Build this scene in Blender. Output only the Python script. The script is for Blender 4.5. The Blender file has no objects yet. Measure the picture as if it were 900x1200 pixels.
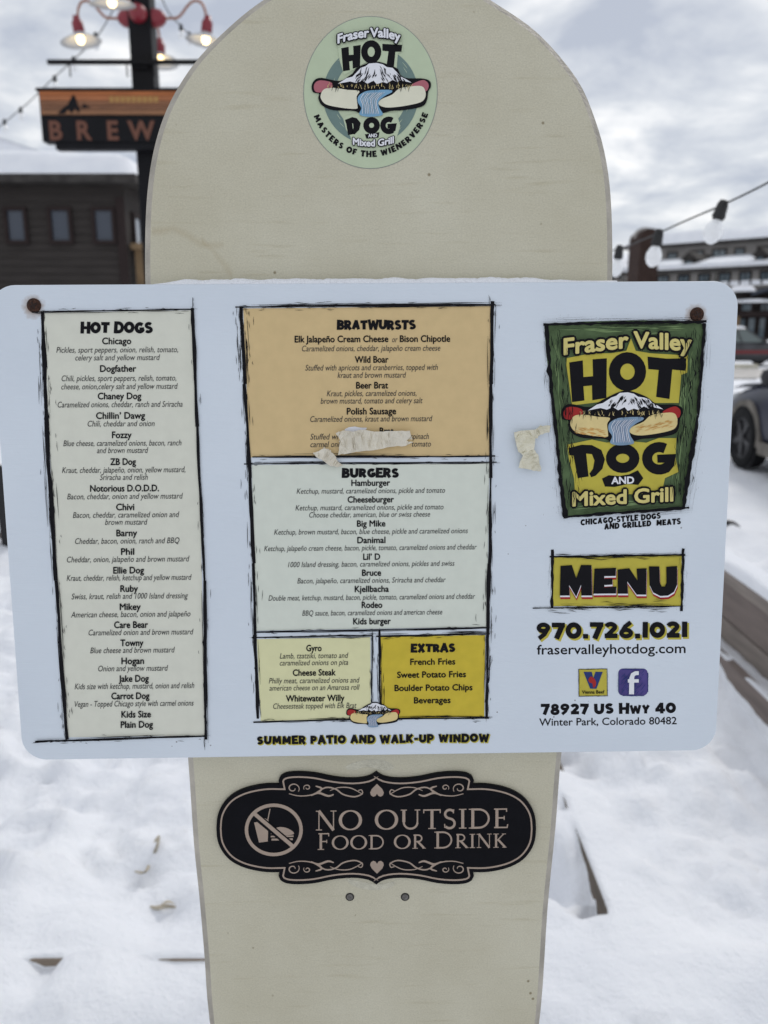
import bpy, bmesh, math, random
from mathutils import Vector, Matrix, noise
random.seed(7)
R = math.radians
scene = bpy.context.scene
COL = scene.collection

# ---------------------------------------------------------------- camera
F = 950.0                       # focal length in pixels of the 900 x 1200 photograph
PITCH = R(12.75)
CAM_H = 1.55
cam_data = bpy.data.cameras.new('camera')
cam = bpy.data.objects.new('camera', cam_data)
COL.objects.link(cam)
cam.location = (0, 0, CAM_H)
cam.rotation_euler = (math.pi / 2 - PITCH, 0, 0)
cam_data.sensor_fit = 'VERTICAL'
cam_data.sensor_height = 36
cam_data.lens = F / 1200 * 36
cam_data.clip_start = 0.02
cam_data.clip_end = 3000
cam_data.dof.use_dof = True
cam_data.dof.focus_distance = 0.69
cam_data.dof.aperture_fstop = 7.0
scene.camera = cam

# ---------------------------------------------------------------- overcast sky
CLOUD_SHIFT = (2.0, 7.0, 1.0)
SUN_EL, SUN_AZ = R(42), R(35)         # azimuth from +Y towards +X
world = bpy.data.worlds.new('World')
scene.world = world
world.use_nodes = True
nt = world.node_tree
nt.nodes.clear()
def N(t, typ, **kw):
    n = t.nodes.new(typ)
    for k, v in kw.items():
        setattr(n, k, v)
    return n
out = N(nt, 'ShaderNodeOutputWorld')
bg = N(nt, 'ShaderNodeBackground')
bg.inputs['Strength'].default_value = 0.1
sky = N(nt, 'ShaderNodeTexSky', sky_type='NISHITA', sun_disc=False)
sky.sun_elevation = SUN_EL
sky.sun_rotation = SUN_AZ
tc = N(nt, 'ShaderNodeTexCoord')
sep = N(nt, 'ShaderNodeSeparateXYZ')
nt.links.new(tc.outputs['Generated'], sep.inputs[0])
zz = N(nt, 'ShaderNodeMath', operation='MAXIMUM'); zz.inputs[1].default_value = 0.0
nt.links.new(sep.outputs['Z'], zz.inputs[0])
za = N(nt, 'ShaderNodeMath', operation='ADD'); za.inputs[1].default_value = 0.22
nt.links.new(zz.outputs[0], za.inputs[0])
dv = N(nt, 'ShaderNodeVectorMath', operation='DIVIDE')
cb = N(nt, 'ShaderNodeCombineXYZ')
for i in range(3):
    nt.links.new(za.outputs[0], cb.inputs[i])
nt.links.new(tc.outputs['Generated'], dv.inputs[0])
nt.links.new(cb.outputs[0], dv.inputs[1])
nz = N(nt, 'ShaderNodeTexNoise'); nz.inputs['Scale'].default_value = 2.9
nz.inputs['Detail'].default_value = 8; nz.inputs['Roughness'].default_value = 0.56
nz.inputs['Distortion'].default_value = 0.25
sh_ = N(nt, 'ShaderNodeVectorMath', operation='ADD'); sh_.inputs[1].default_value = CLOUD_SHIFT
nt.links.new(dv.outputs[0], sh_.inputs[0]); nt.links.new(sh_.outputs[0], nz.inputs['Vector'])
cr = N(nt, 'ShaderNodeValToRGB')
cr.color_ramp.elements[0].position = 0.36; cr.color_ramp.elements[0].color = (5.2, 5.65, 6.6, 1)
cr.color_ramp.elements[1].position = 0.64; cr.color_ramp.elements[1].color = (10.9, 10.9, 10.9, 1)
e = cr.color_ramp.elements.new(0.5); e.color = (7.4, 7.75, 8.3, 1)
nt.links.new(nz.outputs['Fac'], cr.inputs[0])
mx = N(nt, 'ShaderNodeMix', data_type='RGBA')
mx.inputs[0].default_value = 0.93
nt.links.new(sky.outputs[0], mx.inputs[6])
nt.links.new(cr.outputs[0], mx.inputs[7])
nt.links.new(mx.outputs[2], bg.inputs[0])
nt.links.new(bg.outputs[0], out.inputs[0])

sd = bpy.data.lights.new('sun', 'SUN')
sd.energy = 1.2; sd.angle = R(12); sd.color = (1, 0.96, 0.9)
sun = bpy.data.objects.new('sun', sd)
COL.objects.link(sun)
sdir = Vector((math.sin(SUN_AZ) * math.cos(SUN_EL), math.cos(SUN_AZ) * math.cos(SUN_EL), math.sin(SUN_EL)))
sun.rotation_euler = sdir.to_track_quat('Z', 'Y').to_euler()
sun.location = sdir * 30

vs = scene.view_settings
vs.view_transform = 'Standard'; vs.look = 'None'; vs.exposure = -0.03; vs.gamma = 1.0
vs.use_curve_mapping = False
scene.cycles.use_denoising = True
scene.cycles.max_bounces = 6

# ---------------------------------------------------------------- pixels to rays
RIGHT = Vector((1, 0, 0)); UP = Vector((0, math.sin(PITCH), math.cos(PITCH))); BACK = Vector((0, -math.cos(PITCH), math.sin(PITCH)))
CAM = Vector((0, 0, CAM_H))
def ray(px, py):
    return RIGHT * ((px - 450) / F) + UP * ((600 - py) / F) - BACK
def at_z(px, py, z=0.0):
    d = ray(px, py); return CAM + d * ((z - CAM_H) / d.z)
def at_y(px, py, y):
    d = ray(px, py); return CAM + d * (y / d.y)
def at_x(px, py, x):
    d = ray(px, py); return CAM + d * (x / d.x)

class Plane:
    def __init__(s, o, ex, ey):
        s.o, s.ex, s.ey = o, ex, ey; s.n = ex.cross(ey).normalized()
    def P(s, px, py):
        d = ray(px, py); t = (s.o - CAM).dot(s.n) / d.dot(s.n)
        q = CAM + d * t - s.o
        return (q.dot(s.ex), q.dot(s.ey))
    def matrix(s):
        m = Matrix.Identity(4)
        for i in range(3):
            m[i][0], m[i][1], m[i][2], m[i][3] = s.ex[i], s.ey[i], s.n[i], s.o[i]
        return m
    def shifted(s, d):
        return Plane(s.o + s.n * d, s.ex, s.ey)
# the menu sign's plane, solved from its four corners (a 0.61 m wide rectangle)
ncam = Vector((0.01602, -0.13712, 0.99042)); ecam = Vector((1, 0.00779, 0)).normalized()
def c2w(v): return RIGHT * v.x + UP * v.y + BACK * v.z
n_w = c2w(ncam).normalized(); ex_w = c2w(ecam); ex_w = (ex_w - n_w * ex_w.dot(n_w)).normalized(); ey_w = n_w.cross(ex_w)
o_w = CAM + c2w(Vector((0.01272, 0.01411, -0.68603)))
SIGN = Plane(o_w, ex_w, ey_w)
SIGN_T = 0.014
BOARD = SIGN.shifted(-SIGN_T - 0.0002)

# ---------------------------------------------------------------- materials
MATS = {}
def lin(c):
    c = c / 255.0
    return c / 12.92 if c <= 0.04045 else ((c + 0.055) / 1.055) ** 2.4
PANEL_SEEN = (182, 195, 213)
PANEL_ALB = (.65, .705, .765)
def mat(name, rgb, rough=0.6, metal=0.0, var=0.0, vscale=20.0, bump=0.0, bscale=60.0, spec=0.5, trans=0.0, stretch=None, dark=None):
    if name in MATS: return MATS[name]
    m = bpy.data.materials.new(name); m.use_nodes = True
    t = m.node_tree; b = t.nodes['Principled BSDF']
    b.inputs['Base Color'].default_value = (*rgb, 1); b.inputs['Roughness'].default_value = rough
    b.inputs['Metallic'].default_value = metal; b.inputs['Specular IOR Level'].default_value = spec
    b.inputs['Transmission Weight'].default_value = trans
    if var or bump:
        co = N(t, 'ShaderNodeTexCoord'); mp = N(t, 'ShaderNodeMapping')
        if stretch: mp.inputs['Scale'].default_value = stretch
        t.links.new(co.outputs['Object'], mp.inputs[0])
    if var:
        n1 = N(t, 'ShaderNodeTexNoise'); n1.inputs['Scale'].default_value = vscale; n1.inputs['Detail'].default_value = 6
        t.links.new(mp.outputs[0], n1.inputs['Vector'])
        rp = N(t, 'ShaderNodeValToRGB')
        lo = dark if dark else tuple(c * (1 - var) for c in rgb)
        rp.color_ramp.elements[0].position = 0.32; rp.color_ramp.elements[0].color = (*lo, 1)
        rp.color_ramp.elements[1].position = 0.68; rp.color_ramp.elements[1].color = (*[min(1, c * (1 + var * .6)) for c in rgb], 1)
        t.links.new(n1.outputs['Fac'], rp.inputs[0]); t.links.new(rp.outputs[0], b.inputs['Base Color'])
    if bump:
        n2 = N(t, 'ShaderNodeTexNoise'); n2.inputs['Scale'].default_value = bscale; n2.inputs['Detail'].default_value = 5
        t.links.new(mp.outputs[0], n2.inputs['Vector'])
        bp = N(t, 'ShaderNodeBump'); bp.inputs['Strength'].default_value = bump; bp.inputs['Distance'].default_value = 0.01
        t.links.new(n2.outputs['Fac'], bp.inputs['Height']); t.links.new(bp.outputs[0], b.inputs['Normal'])
    MATS[name] = m; return m
def ink(name, r, g, b, var=0.05, rough=0.42):
    """a printed colour: what the photo shows, relative to the white panel's 0.76"""
    k = [min(0.85, a * lin(c) / lin(p)) for c, p, a in zip((r, g, b), PANEL_SEEN, PANEL_ALB)]
    return mat('ink_' + name, tuple(k), rough, var=var, vscale=90, spec=0.12)

INK = dict(black=ink('black', 12, 12, 18, .12), soft=ink('soft', 50, 52, 56, .1), cream=ink('cream', 186, 192, 189, .03), tan=ink('tan', 181, 164, 128, .04),
           mint=ink('mint', 184, 194, 193, .03), lime=ink('lime', 188, 192, 160, .03), gold=ink('gold', 174, 160, 58, .06), yellow=ink('yellow', 164, 158, 68, .07),
           pale=ink('pale', 182, 176, 118, .06), green=ink('green', 72, 92, 66, .25), leaf=ink('leaf', 104, 128, 92, .15), white=ink('white', 196, 203, 218, .02), red=ink('red', 140, 40, 42), blue=ink('blue', 112, 138, 168, .12),
           bun=ink('bun', 190, 178, 132, .06), crust=ink('crust', 178, 140, 84, .15), navy=ink('navy', 36, 52, 108), purple=ink('purple', 70, 64, 124, .2),
           sage=ink('sage', 162, 178, 160, .03), teal=ink('teal', 96, 118, 120, .06), ivory=ink('ivory', 192, 196, 186, .04), pink=ink('pink', 150, 92, 106), sky=ink('sky', 104, 146, 182, .12))

# ---------------------------------------------------------------- object helpers
def link(o, parent=None):
    COL.objects.link(o)
    if parent is not None: o.parent = parent
    return o
def tag(o, label=None, cat=None, group=None, kind=None):
    if label: o['label'] = label
    if cat: o['category'] = cat
    if group: o['group'] = group
    if kind: o['kind'] = kind
    return o
def empty(name, loc=(0, 0, 0), rz=0.0, matrix=None):
    o = bpy.data.objects.new(name, None); o.empty_display_size = 0.1
    COL.objects.link(o)
    if matrix is not None: o.matrix_world = matrix
    else:
        o.location = loc; o.rotation_euler = (0, 0, rz)
    return o
class MB:
    def __init__(s): s.v, s.f = [], []
    def add(s, vs_, fs_):
        k = len(s.v); s.v += [tuple(v) for v in vs_]; s.f += [tuple(i + k for i in f) for f in fs_]; return s
    def box(s, x0, x1, y0, y1, z0, z1, M=None):
        vs_ = [Vector(p) for p in ((x0, y0, z0), (x1, y0, z0), (x1, y1, z0), (x0, y1, z0), (x0, y0, z1), (x1, y0, z1), (x1, y1, z1), (x0, y1, z1))]
        if M is not None: vs_ = [M @ v for v in vs_]
        return s.add(vs_, [(0, 3, 2, 1), (4, 5, 6, 7), (0, 1, 5, 4), (1, 2, 6, 5), (2, 3, 7, 6), (3, 0, 4, 7)])
    def tube(s, pts, rad, seg=8, cap=True):
        pts = [Vector(p) for p in pts]; n = len(pts)
        rad = rad if isinstance(rad, (list, tuple)) else [rad] * n
        base = len(s.v); up = Vector((0, 0, 1)); prev = None
        for i, p in enumerate(pts):
            d = (pts[min(i + 1, n - 1)] - pts[max(i - 1, 0)]).normalized()
            if prev is None:
                a = d.cross(up if abs(d.z) < .95 else Vector((1, 0, 0))).normalized()
            else: a = (prev - d * prev.dot(d)).normalized()
            prev = a; b = d.cross(a)
            for k in range(seg):
                t = 2 * math.pi * k / seg
                s.v.append(tuple(p + (a * math.cos(t) + b * math.sin(t)) * rad[i]))
        for i in range(n - 1):
            for k in range(seg):
                k2 = (k + 1) % seg
                s.f.append((base + i * seg + k, base + i * seg + k2, base + (i + 1) * seg + k2, base + (i + 1) * seg + k))
        if cap:
            s.f.append(tuple(base + k for k in range(seg))[::-1]); s.f.append(tuple(base + (n - 1) * seg + k for k in range(seg)))
        return s
    def lathe(s, prof, seg=20, M=None):
        base = len(s.v); n = len(prof)
        for (r, z) in prof:
            for k in range(seg):
                t = 2 * math.pi * k / seg; p = Vector((r * math.cos(t), r * math.sin(t), z))
                s.v.append(tuple(M @ p if M is not None else p))
        for i in range(n - 1):
            for k in range(seg):
                k2 = (k + 1) % seg
                s.f.append((base + i * seg + k, base + i * seg + k2, base + (i + 1) * seg + k2, base + (i + 1) * seg + k))
        return s
    def build(s, name, m, parent=None, smooth=False, bevel=0.0):
        me = bpy.data.meshes.new(name); me.from_pydata(s.v, [], s.f); me.update()
        if m is not None: me.materials.append(m)
        if smooth:
            for p in me.polygons: p.use_smooth = True
        o = link(bpy.data.objects.new(name, me), parent)
        if bevel:
            md = o.modifiers.new('bevel', 'BEVEL'); md.width = bevel; md.segments = 2; md.limit_method = 'ANGLE'
        return o

# ---------------------------------------------------------------- flat print, drawn in photo pixels and laid on a plane
_fonts = {}
def font_mesh(txt, bold=0.0, shear=0.0, spacing=1.0):
    key = (txt, bold, shear, spacing)
    if key not in _fonts:
        cu = bpy.data.curves.new('t', 'FONT'); cu.body = txt; cu.size = 1; cu.offset = bold; cu.shear = shear
        cu.resolution_u = 3; cu.space_character = spacing
        o = bpy.data.objects.new('t', cu); COL.objects.link(o)
        dg = bpy.context.evaluated_depsgraph_get(); me = o.evaluated_get(dg).to_mesh()
        v = [(p.co.x, p.co.y) for p in me.vertices]; f = [tuple(p.vertices) for p in me.polygons]
        o.evaluated_get(dg).to_mesh_clear()
        bpy.data.objects.remove(o); bpy.data.curves.remove(cu)
        _fonts[key] = (v, f)
    return _fonts[key]
CAPH = 0.0
EPS = 4e-6
class Art:
    """2-D shapes in photo pixels; every new shape lies a few microns over the last"""
    def __init__(s, plane, z=1e-4, crop=None):
        s.pl, s.z, s.v, s.f = plane, z, [], []
        s.crop = crop
    def px(s, p):
        if s.crop: return (s.crop[0] + p[0] / s.crop[2], s.crop[1] + p[1] / s.crop[2])
        return p
    def put(s, pts, faces):
        k = len(s.v)
        for p in pts:
            q = s.px(p); u, v = s.pl.P(*q); s.v.append((u, v, s.z))
        s.f += [tuple(i + k for i in f) for f in faces]; s.z += EPS
        return s
    def poly(s, pts, jit=0.0):
        if jit: pts = [(x + random.uniform(-jit, jit), y + random.uniform(-jit, jit)) for x, y in pts]
        a = sum(pts[i][0] * pts[(i + 1) % len(pts)][1] - pts[(i + 1) % len(pts)][0] * pts[i][1] for i in range(len(pts)))
        if a > 0: pts = pts[::-1]          # y points down in pixels: clockwise faces the viewer
        return s.put(pts, [tuple(range(len(pts)))])
    def ell(s, cx, cy, rx, ry, n=40):
        return s.poly([(cx + rx * math.cos(2 * math.pi * i / n), cy + ry * math.sin(2 * math.pi * i / n)) for i in range(n)])
    def strip(s, pts, w, closed=False):
        n = len(pts); w = list(w) if isinstance(w, (list, tuple)) else [w] * n
        L, Rr = [], []
        for i in range(n):
            a = pts[(i - 1) % n] if (closed or i > 0) else None
            b = pts[(i + 1) % n] if (closed or i < n - 1) else None
            def nrm(p, q):
                dx, dy = q[0] - p[0], q[1] - p[1]; l = math.hypot(dx, dy) or 1e-9; return (-dy / l, dx / l)
            if a is None: nx, ny = nrm(pts[i], b); k = 1
            elif b is None: nx, ny = nrm(a, pts[i]); k = 1
            else:
                n1, n2 = nrm(a, pts[i]), nrm(pts[i], b); nx, ny = n1[0] + n2[0], n1[1] + n2[1]; l = math.hypot(nx, ny) or 1e-9
                nx, ny = nx / l, ny / l; k = 1 / max(0.45, nx * n1[0] + ny * n1[1])
            h = w[i] / 2 * k
            L.append((pts[i][0] + nx * h, pts[i][1] + ny * h)); Rr.append((pts[i][0] - nx * h, pts[i][1] - ny * h))
        m = n if closed else n - 1
        return s.put(L + Rr, [(i, (i + 1) % n, n + (i + 1) % n, n + i) for i in range(m)])
    def text(s, txt, x0, x1, yb, cap, bold=0.0, shear=0.0, slope=None, fn=None, spacing=1.0, grow=0.0):
        if grow:                                # heavier type: copies shifted round a small circle
            k = 4 if grow < 1 else 10
            for i in range(k):
                t = 2 * math.pi * i / k
                s.text(txt, x0 + grow * math.cos(t), x1 + grow * math.cos(t), yb + grow * math.sin(t), cap, bold, shear, slope, fn, spacing)
        """a line of sans type from x0 to x1 on baseline yb (at its middle), capitals cap px high"""
        global CAPH
        if not CAPH:
            CAPH = max(p[1] for p in font_mesh('H')[0])
        v, f = font_mesh(txt, bold, shear, spacing)
        a, b = min(p[0] for p in v), max(p[0] for p in v)
        kx = (x1 - x0) / (b - a); ky = cap / (CAPH + 2 * bold * .5)
        if slope is None: slope = -0.0036 - (yb - 331) / 554 * 0.0088
        xm = (x0 + x1) / 2
        pts = []
        for x, y in v:
            X = x0 + (x - a) * kx; Y = yb + (X - xm) * slope - y * ky
            pts.append(fn(X, Y) if fn else (X, Y))
        return s.put(pts, f)
    def build(s, name, m, parent):
        me = bpy.data.meshes.new(name); me.from_pydata(s.v, [], s.f); me.update()
        me.materials.append(m)
        return link(bpy.data.objects.new(name, me), parent)
    def sketch(s, p0, p1, w, n=5, spread=1.0, over=4.0, jit=.5):
        """a hand-inked rule: one thick uneven stroke and several loose thin ones"""
        d = Vector((p1[0] - p0[0], p1[1] - p0[1])); L = d.length; d /= L; q = Vector((-d.y, d.x))
        def P_(t, o): c = Vector(p0) + d * t + q * o; return (c.x, c.y)
        m = max(6, int(L / 14)); ph = random.uniform(0, 9)
        s.strip([P_(L * i / m, random.uniform(-.05, .05) * w + .22 * w * noise.noise((i * .35, ph, 0))) for i in range(m + 1)],
                [w * max(.25, .8 + .6 * noise.noise((i * .4, ph, 3)) + random.uniform(-.05, .05)) for i in range(m + 1)])
        for k in range(n):
            a = random.uniform(-over, L * .75); b = min(L + over, a + random.uniform(.15, .6) * L)
            o = random.gauss(0, w * .55 * spread) ; mm = max(3, int((b - a) / 12)); sl = random.uniform(-.8, .8) * jit * 3
            s.strip([P_(a + (b - a) * i / mm, o + sl * (i / mm - .5) + random.uniform(-.25, .25) * jit) for i in range(mm + 1)],
                    [max(.12, random.uniform(.35, .95) * math.sin(math.pi * min(.97, max(.05, i / mm)))) for i in range(mm + 1)])
        for k in range(int(n * 2.5)):
            a = random.uniform(0, L - 6); b = a + random.uniform(3, 12); o = random.gauss(0, w * .8 * spread)
            s.strip([P_(a, o), P_((a + b) / 2, o + random.uniform(-.4, .4)), P_(b, o + random.uniform(-.8, .8))], [.15, .6, .15])
        return s

# ---- a fat hand-cut alphabet: every glyph is a width and a list of strokes (points, stroke width), capitals 1 high
def arc(cx, cy, rx, ry, a0, a1, n=10):
    return [(cx + rx * math.cos(R(a0 + (a1 - a0) * i / n)), cy + ry * math.sin(R(a0 + (a1 - a0) * i / n))) for i in range(n + 1)]
T_ = .27
GL = {
 'A': (.92, [([(.14, 0), (.47, 1)], T_), ([(.78, 0), (.45, 1)], T_), ([(.25, .28), (.66, .28)], .17)]),
 'B': (.76, [([(.15, 0), (.14, 1)], T_), ([(.1, .89), (.36, .89)] + arc(.38, .73, .22, .16, 90, -90, 8) + [(.1, .55)], .2), ([(.1, .48), (.4, .48)] + arc(.42, .3, .22, .19, 90, -90, 8) + [(.1, .11)], .22)]),
 'C': (.80, [(arc(.47, .5, .33, .37, 48, 312, 18), T_)]),
 'D': (.86, [([(.15, 0), (.16, 1)], T_), ([(.04, .88), (.36, .88)] + arc(.40, .5, .32, .38, 90, -90, 12) + [(.1, .12)], .25)]),
 'E': (.70, [([(.16, 0), (.15, 1)], .29), ([(.1, .88), (.66, .9)], .22), ([(.1, .5), (.58, .5)], .19), ([(.1, .12), (.68, .11)], .22)]),
 'F': (.66, [([(.16, 0), (.15, 1)], .29), ([(.1, .87), (.64, .89)], .23), ([(.1, .47), (.56, .48)], .2)]),
 'G': (.86, [(arc(.47, .5, .33, .37, 50, 340, 18), T_), ([(.47, .40), (.84, .42)], .2), ([(.72, .44), (.72, .18)], .22)]),
 'H': (.84, [([(.15, 0), (.13, 1)], T_), ([(.69, 0), (.70, 1)], T_), ([(.1, .48), (.74, .5)], .21)]),
 'I': (.34, [([(.17, 0), (.17, 1)], .29)]),
 'K': (.84, [([(.15, 0), (.14, 1)], T_), ([(.26, .45), (.68, 1)], .25), ([(.3, .52), (.72, 0)], .27)]),
 'L': (.64, [([(.16, 0), (.15, 1)], .29), ([(.1, .13), (.63, .12)], .25)]),
 'M': (1.04, [([(.14, 0), (.18, 1)], .25), ([(.90, 0), (.86, 1)], .25), ([(.20, 1), (.52, .22)], .24), ([(.84, 1), (.52, .22)], .24)]),
 'N': (.88, [([(.13, 0), (.14, 1)], .25), ([(.74, 0), (.74, 1)], .25), ([(.14, .98), (.74, .02)], .26)]),
 'O': (.92, [(arc(.46, .5, .325, .37, 0, 360, 24), .27)]),
 'P': (.74, [([(.15, 0), (.14, 1)], T_), ([(.08, .88), (.38, .88)] + arc(.4, .66, .21, .22, 90, -90, 8) + [(.1, .44)], .23)]),
 'R': (.80, [([(.15, 0), (.14, 1)], T_), ([(.06, .88), (.38, .88)] + arc(.4, .68, .21, .2, 90, -90, 8) + [(.1, .47)], .22), ([(.34, .5), (.68, 0)], .27)]),
 'S': (.74, [(arc(.38, .705, .235, .185, 38, 255, 12) + arc(.36, .30, .25, .19, 78, -142, 12), .22)]),
 'T': (.78, [([(.39, 0), (.39, 1)], .29), ([(.0, .87), (.78, .89)], .24)]),
 'U': (.86, [([(.14, 1), (.15, .42)] + arc(.43, .40, .28, .27, 180, 360, 12) + [(.72, 1)], .27)]),
 'V': (.86, [([(.13, 1), (.44, 0)], .27), ([(.74, 1), (.42, 0)], .26)]),
 'W': (1.20, [([(.12, 1), (.36, 0)], .24), ([(.62, .9), (.36, 0)], .22), ([(.58, .9), (.86, 0)], .24), ([(1.09, 1), (.85, 0)], .23)]),
 'X': (.88, [([(.15, 1), (.73, 0)], .28), ([(.73, 1), (.14, 0)], .26)]),
 'Y': (.82, [([(.13, 1), (.42, .42)], .26), ([(.70, 1), (.40, .42)], .26), ([(.41, .5), (.41, 0)], .28)]),
 '-': (.46, [([(.05, .45), (.41, .46)], .2)]),
 '.': (.36, [([(.18, 0), (.18, .26)], .27)]),
 ' ': (.34, []),
 '0': (.86, [(arc(.43, .5, .30, .37, 0, 360, 24), .26)]),
 '1': (.38, [([(.2, 0), (.2, 1)], .28)]),
 '2': (.76, [(arc(.36, .70, .24, .19, 165, -30, 12) + [(.2, .16)], .23), ([(.06, .12), (.72, .12)], .24)]),
 '4': (.84, [([(.56, 0), (.56, 1)], .26), ([(.52, .96), (.12, .36)], .2), ([(.04, .30), (.82, .30)], .2)]),
 '6': (.78, [(arc(.40, .31, .25, .2, 0, 360, 18), .22), ([(.62, .98), (.34, .72), (.16, .34)], .22)]),
 '7': (.72, [([(.02, .88), (.70, .88)], .24), ([(.58, .9), (.28, 0)], .28)]),
 '8': (.80, [(arc(.40, .735, .2, .17, 0, 360, 16), .2), (arc(.40, .28, .25, .19, 0, 360, 18), .22)]),
 '9': (.78, [(arc(.38, .69, .25, .2, 0, 360, 18), .22), ([(.16, .02), (.44, .28), (.62, .66)], .22)]),
}
def fat(art, txt, x0, x1, yb, cap, slope=None, grow=0.0, dx=0.0, dy=0.0, jig=.05, seed=1, fn=None, gap=.08, small=None):
    """set txt in the fat alphabet; grow widens the strokes (in px) for halos"""
    rnd = random.Random(seed)
    xs, x = [], 0
    for ch in txt:
        k = 1.0
        g = ch
        if small and ch.islower(): k, g = small, ch.upper()
        xs.append((x, g, k)); x += GL[g][0] * k + gap
    tot = x - gap
    kx = (x1 - x0) / tot
    if slope is None: slope = -0.0036 - (yb - 331) / 554 * 0.0088
    xm = (x0 + x1) / 2
    for (gx, g, kk) in xs:
        w, st = GL[g]
        rot = rnd.uniform(-jig, jig) * .9; sc = 1 + rnd.uniform(-jig, jig) * 1.4; lift = rnd.uniform(-jig, jig) * .5; wedge = rnd.uniform(-jig, jig) * 2
        for pts, sw in st:
            closed = math.dist(pts[0], pts[-1]) < 1e-6 and len(pts) > 4
            if closed: pts = pts[:-1]
            qs = []
            for (a, b) in pts:
                cxx, cyy = (a - w / 2) * kk, (b - .5) * kk
                cxx *= 1 + wedge * cyy
                X = cxx * math.cos(rot) - cyy * math.sin(rot); Y = cxx * math.sin(rot) + cyy * math.cos(rot)
                X, Y = X * sc, Y * sc + lift
                qs.append((gx + w * kk / 2 + X, Y + .5 * kk))
            P2 = []
            for (a, b) in qs:
                XX = x0 + a * kx + dx; YY = yb + (XX - xm) * slope - b * cap + dy
                P2.append((XX, YY))
            wpx = sw * kk * (kx * .5 + cap * .5) + grow
            if grow and not closed:
                a, b = Vector(P2[0]), Vector(P2[1]); e0 = (a - b).normalized() * grow / 2
                c, d = Vector(P2[-1]), Vector(P2[-2]); e1 = (c - d).normalized() * grow / 2
                P2[0] = tuple(a + e0); P2[-1] = tuple(c + e1)
            if fn: P2 = [fn(*p) for p in P2]
            art.strip(P2, wpx, closed)
    return art

# ================================================================ the big board
def catmull(pts, n=6, closed=False):
    out_ = []
    m = len(pts)
    rng = range(m) if closed else range(m - 1)
    for i in rng:
        g = lambda k: Vector(pts[k % m]) if closed else Vector(pts[max(0, min(m - 1, k))])
        p0, p1, p2, p3 = g(i - 1), g(i), g(i + 1), g(i + 2)
        for j in range(n):
            t = j / n
            q = .5 * ((2 * p1) + (p2 - p0) * t + (2 * p0 - 5 * p1 + 4 * p2 - p3) * t * t + (3 * p1 - p0 - 3 * p2 + p3) * t ** 3)
            out_.append(tuple(q))
    if not closed: out_.append(tuple(pts[-1]))
    return out_
def area2(p): return sum(p[i][0] * p[(i + 1) % len(p)][1] - p[(i + 1) % len(p)][0] * p[i][1] for i in range(len(p)))
def inset(pts, d):
    """pts counter-clockwise; moved inwards by d"""
    n = len(pts); out_ = []
    for i in range(n):
        a, p, b = Vector(pts[i - 1]), Vector(pts[i]), Vector(pts[(i + 1) % n])
        e1 = (p - a).normalized() if (p - a).length > 1e-9 else (b - p).normalized()
        e2 = (b - p).normalized() if (b - p).length > 1e-9 else e1
        n1, n2 = Vector((-e1.y, e1.x)), Vector((-e2.y, e2.x))
        q = n1 + n2; q = q.normalized() if q.length > 1e-6 else n1
        out_.append(tuple(p + q * d / max(.5, q.dot(n1))))
    return out_
def plate(pts, z_back, z_front, r, steps=4):
    """a solid plate from a counter-clockwise outline with rounded front edges"""
    if area2(pts) < 0: pts = pts[::-1]
    rings = [(inset(pts, .0), z_back), (pts, z_front - r)]
    for i in range(1, steps + 1):
        a = math.pi / 2 * i / steps
        rings.append((inset(pts, r * (1 - math.cos(a))), z_front - r + r * math.sin(a)))
    mb = MB(); n = len(pts)
    for ring, z in rings: mb.v += [(p[0], p[1], z) for p in ring]
    for k in range(len(rings) - 1):
        for i in range(n):
            j = (i + 1) % n
            mb.f.append((k * n + i, k * n + j, (k + 1) * n + j, (k + 1) * n + i))
    mb.f.append(tuple(range(n))[::-1]); mb.f.append(tuple((len(rings) - 1) * n + i for i in range(n)))
    return mb

left_px = [(244, 1200), (238, 1124), (232, 1055), (225.5, 991), (218.5, 890), (206, 760), (193, 640), (181, 520), (172, 410), (168, 330), (168, 267), (171, 217), (178, 173), (190, 133), (208, 97), (233, 62), (267, 28), (300, 1), (340, -23), (390, -42),
           (440, -49), (490, -43), (542, -23), (584, 1), (633, 36), (678, 89), (700, 138), (713, 187), (719, 244), (720, 329), (717, 410), (707, 520), (694, 640), (677, 760), (660, 884), (652.7, 973), (643.3, 1069), (635, 1190)]
uv = [BOARD.P(*p) for p in left_px]
z_floor_v = BOARD.o.z / BOARD.ey.z            # how far down the plane the ground lies
lo = -(z_floor_v + 0.12)
la, lb = Vector(uv[0]), Vector(uv[-1])
low_l = [(la.x + .012, la.y - .12), (la.x + .022, la.y - .3), (la.x + .02, la.y - .5), (la.x + .004, lo)]
low_r = [(lb.x - .012, lb.y - .12), (lb.x - .022, lb.y - .3), (lb.x - .02, lb.y - .5), (lb.x - .004, lo)]
outline = catmull([low_l[3], low_l[2], low_l[1], low_l[0]] + uv + low_r, 4)
board = empty('sign_board', matrix=BOARD.matrix())
tag(board, 'tall cream board with rounded top carrying the menu sign, standing in snow', 'board')

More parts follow.
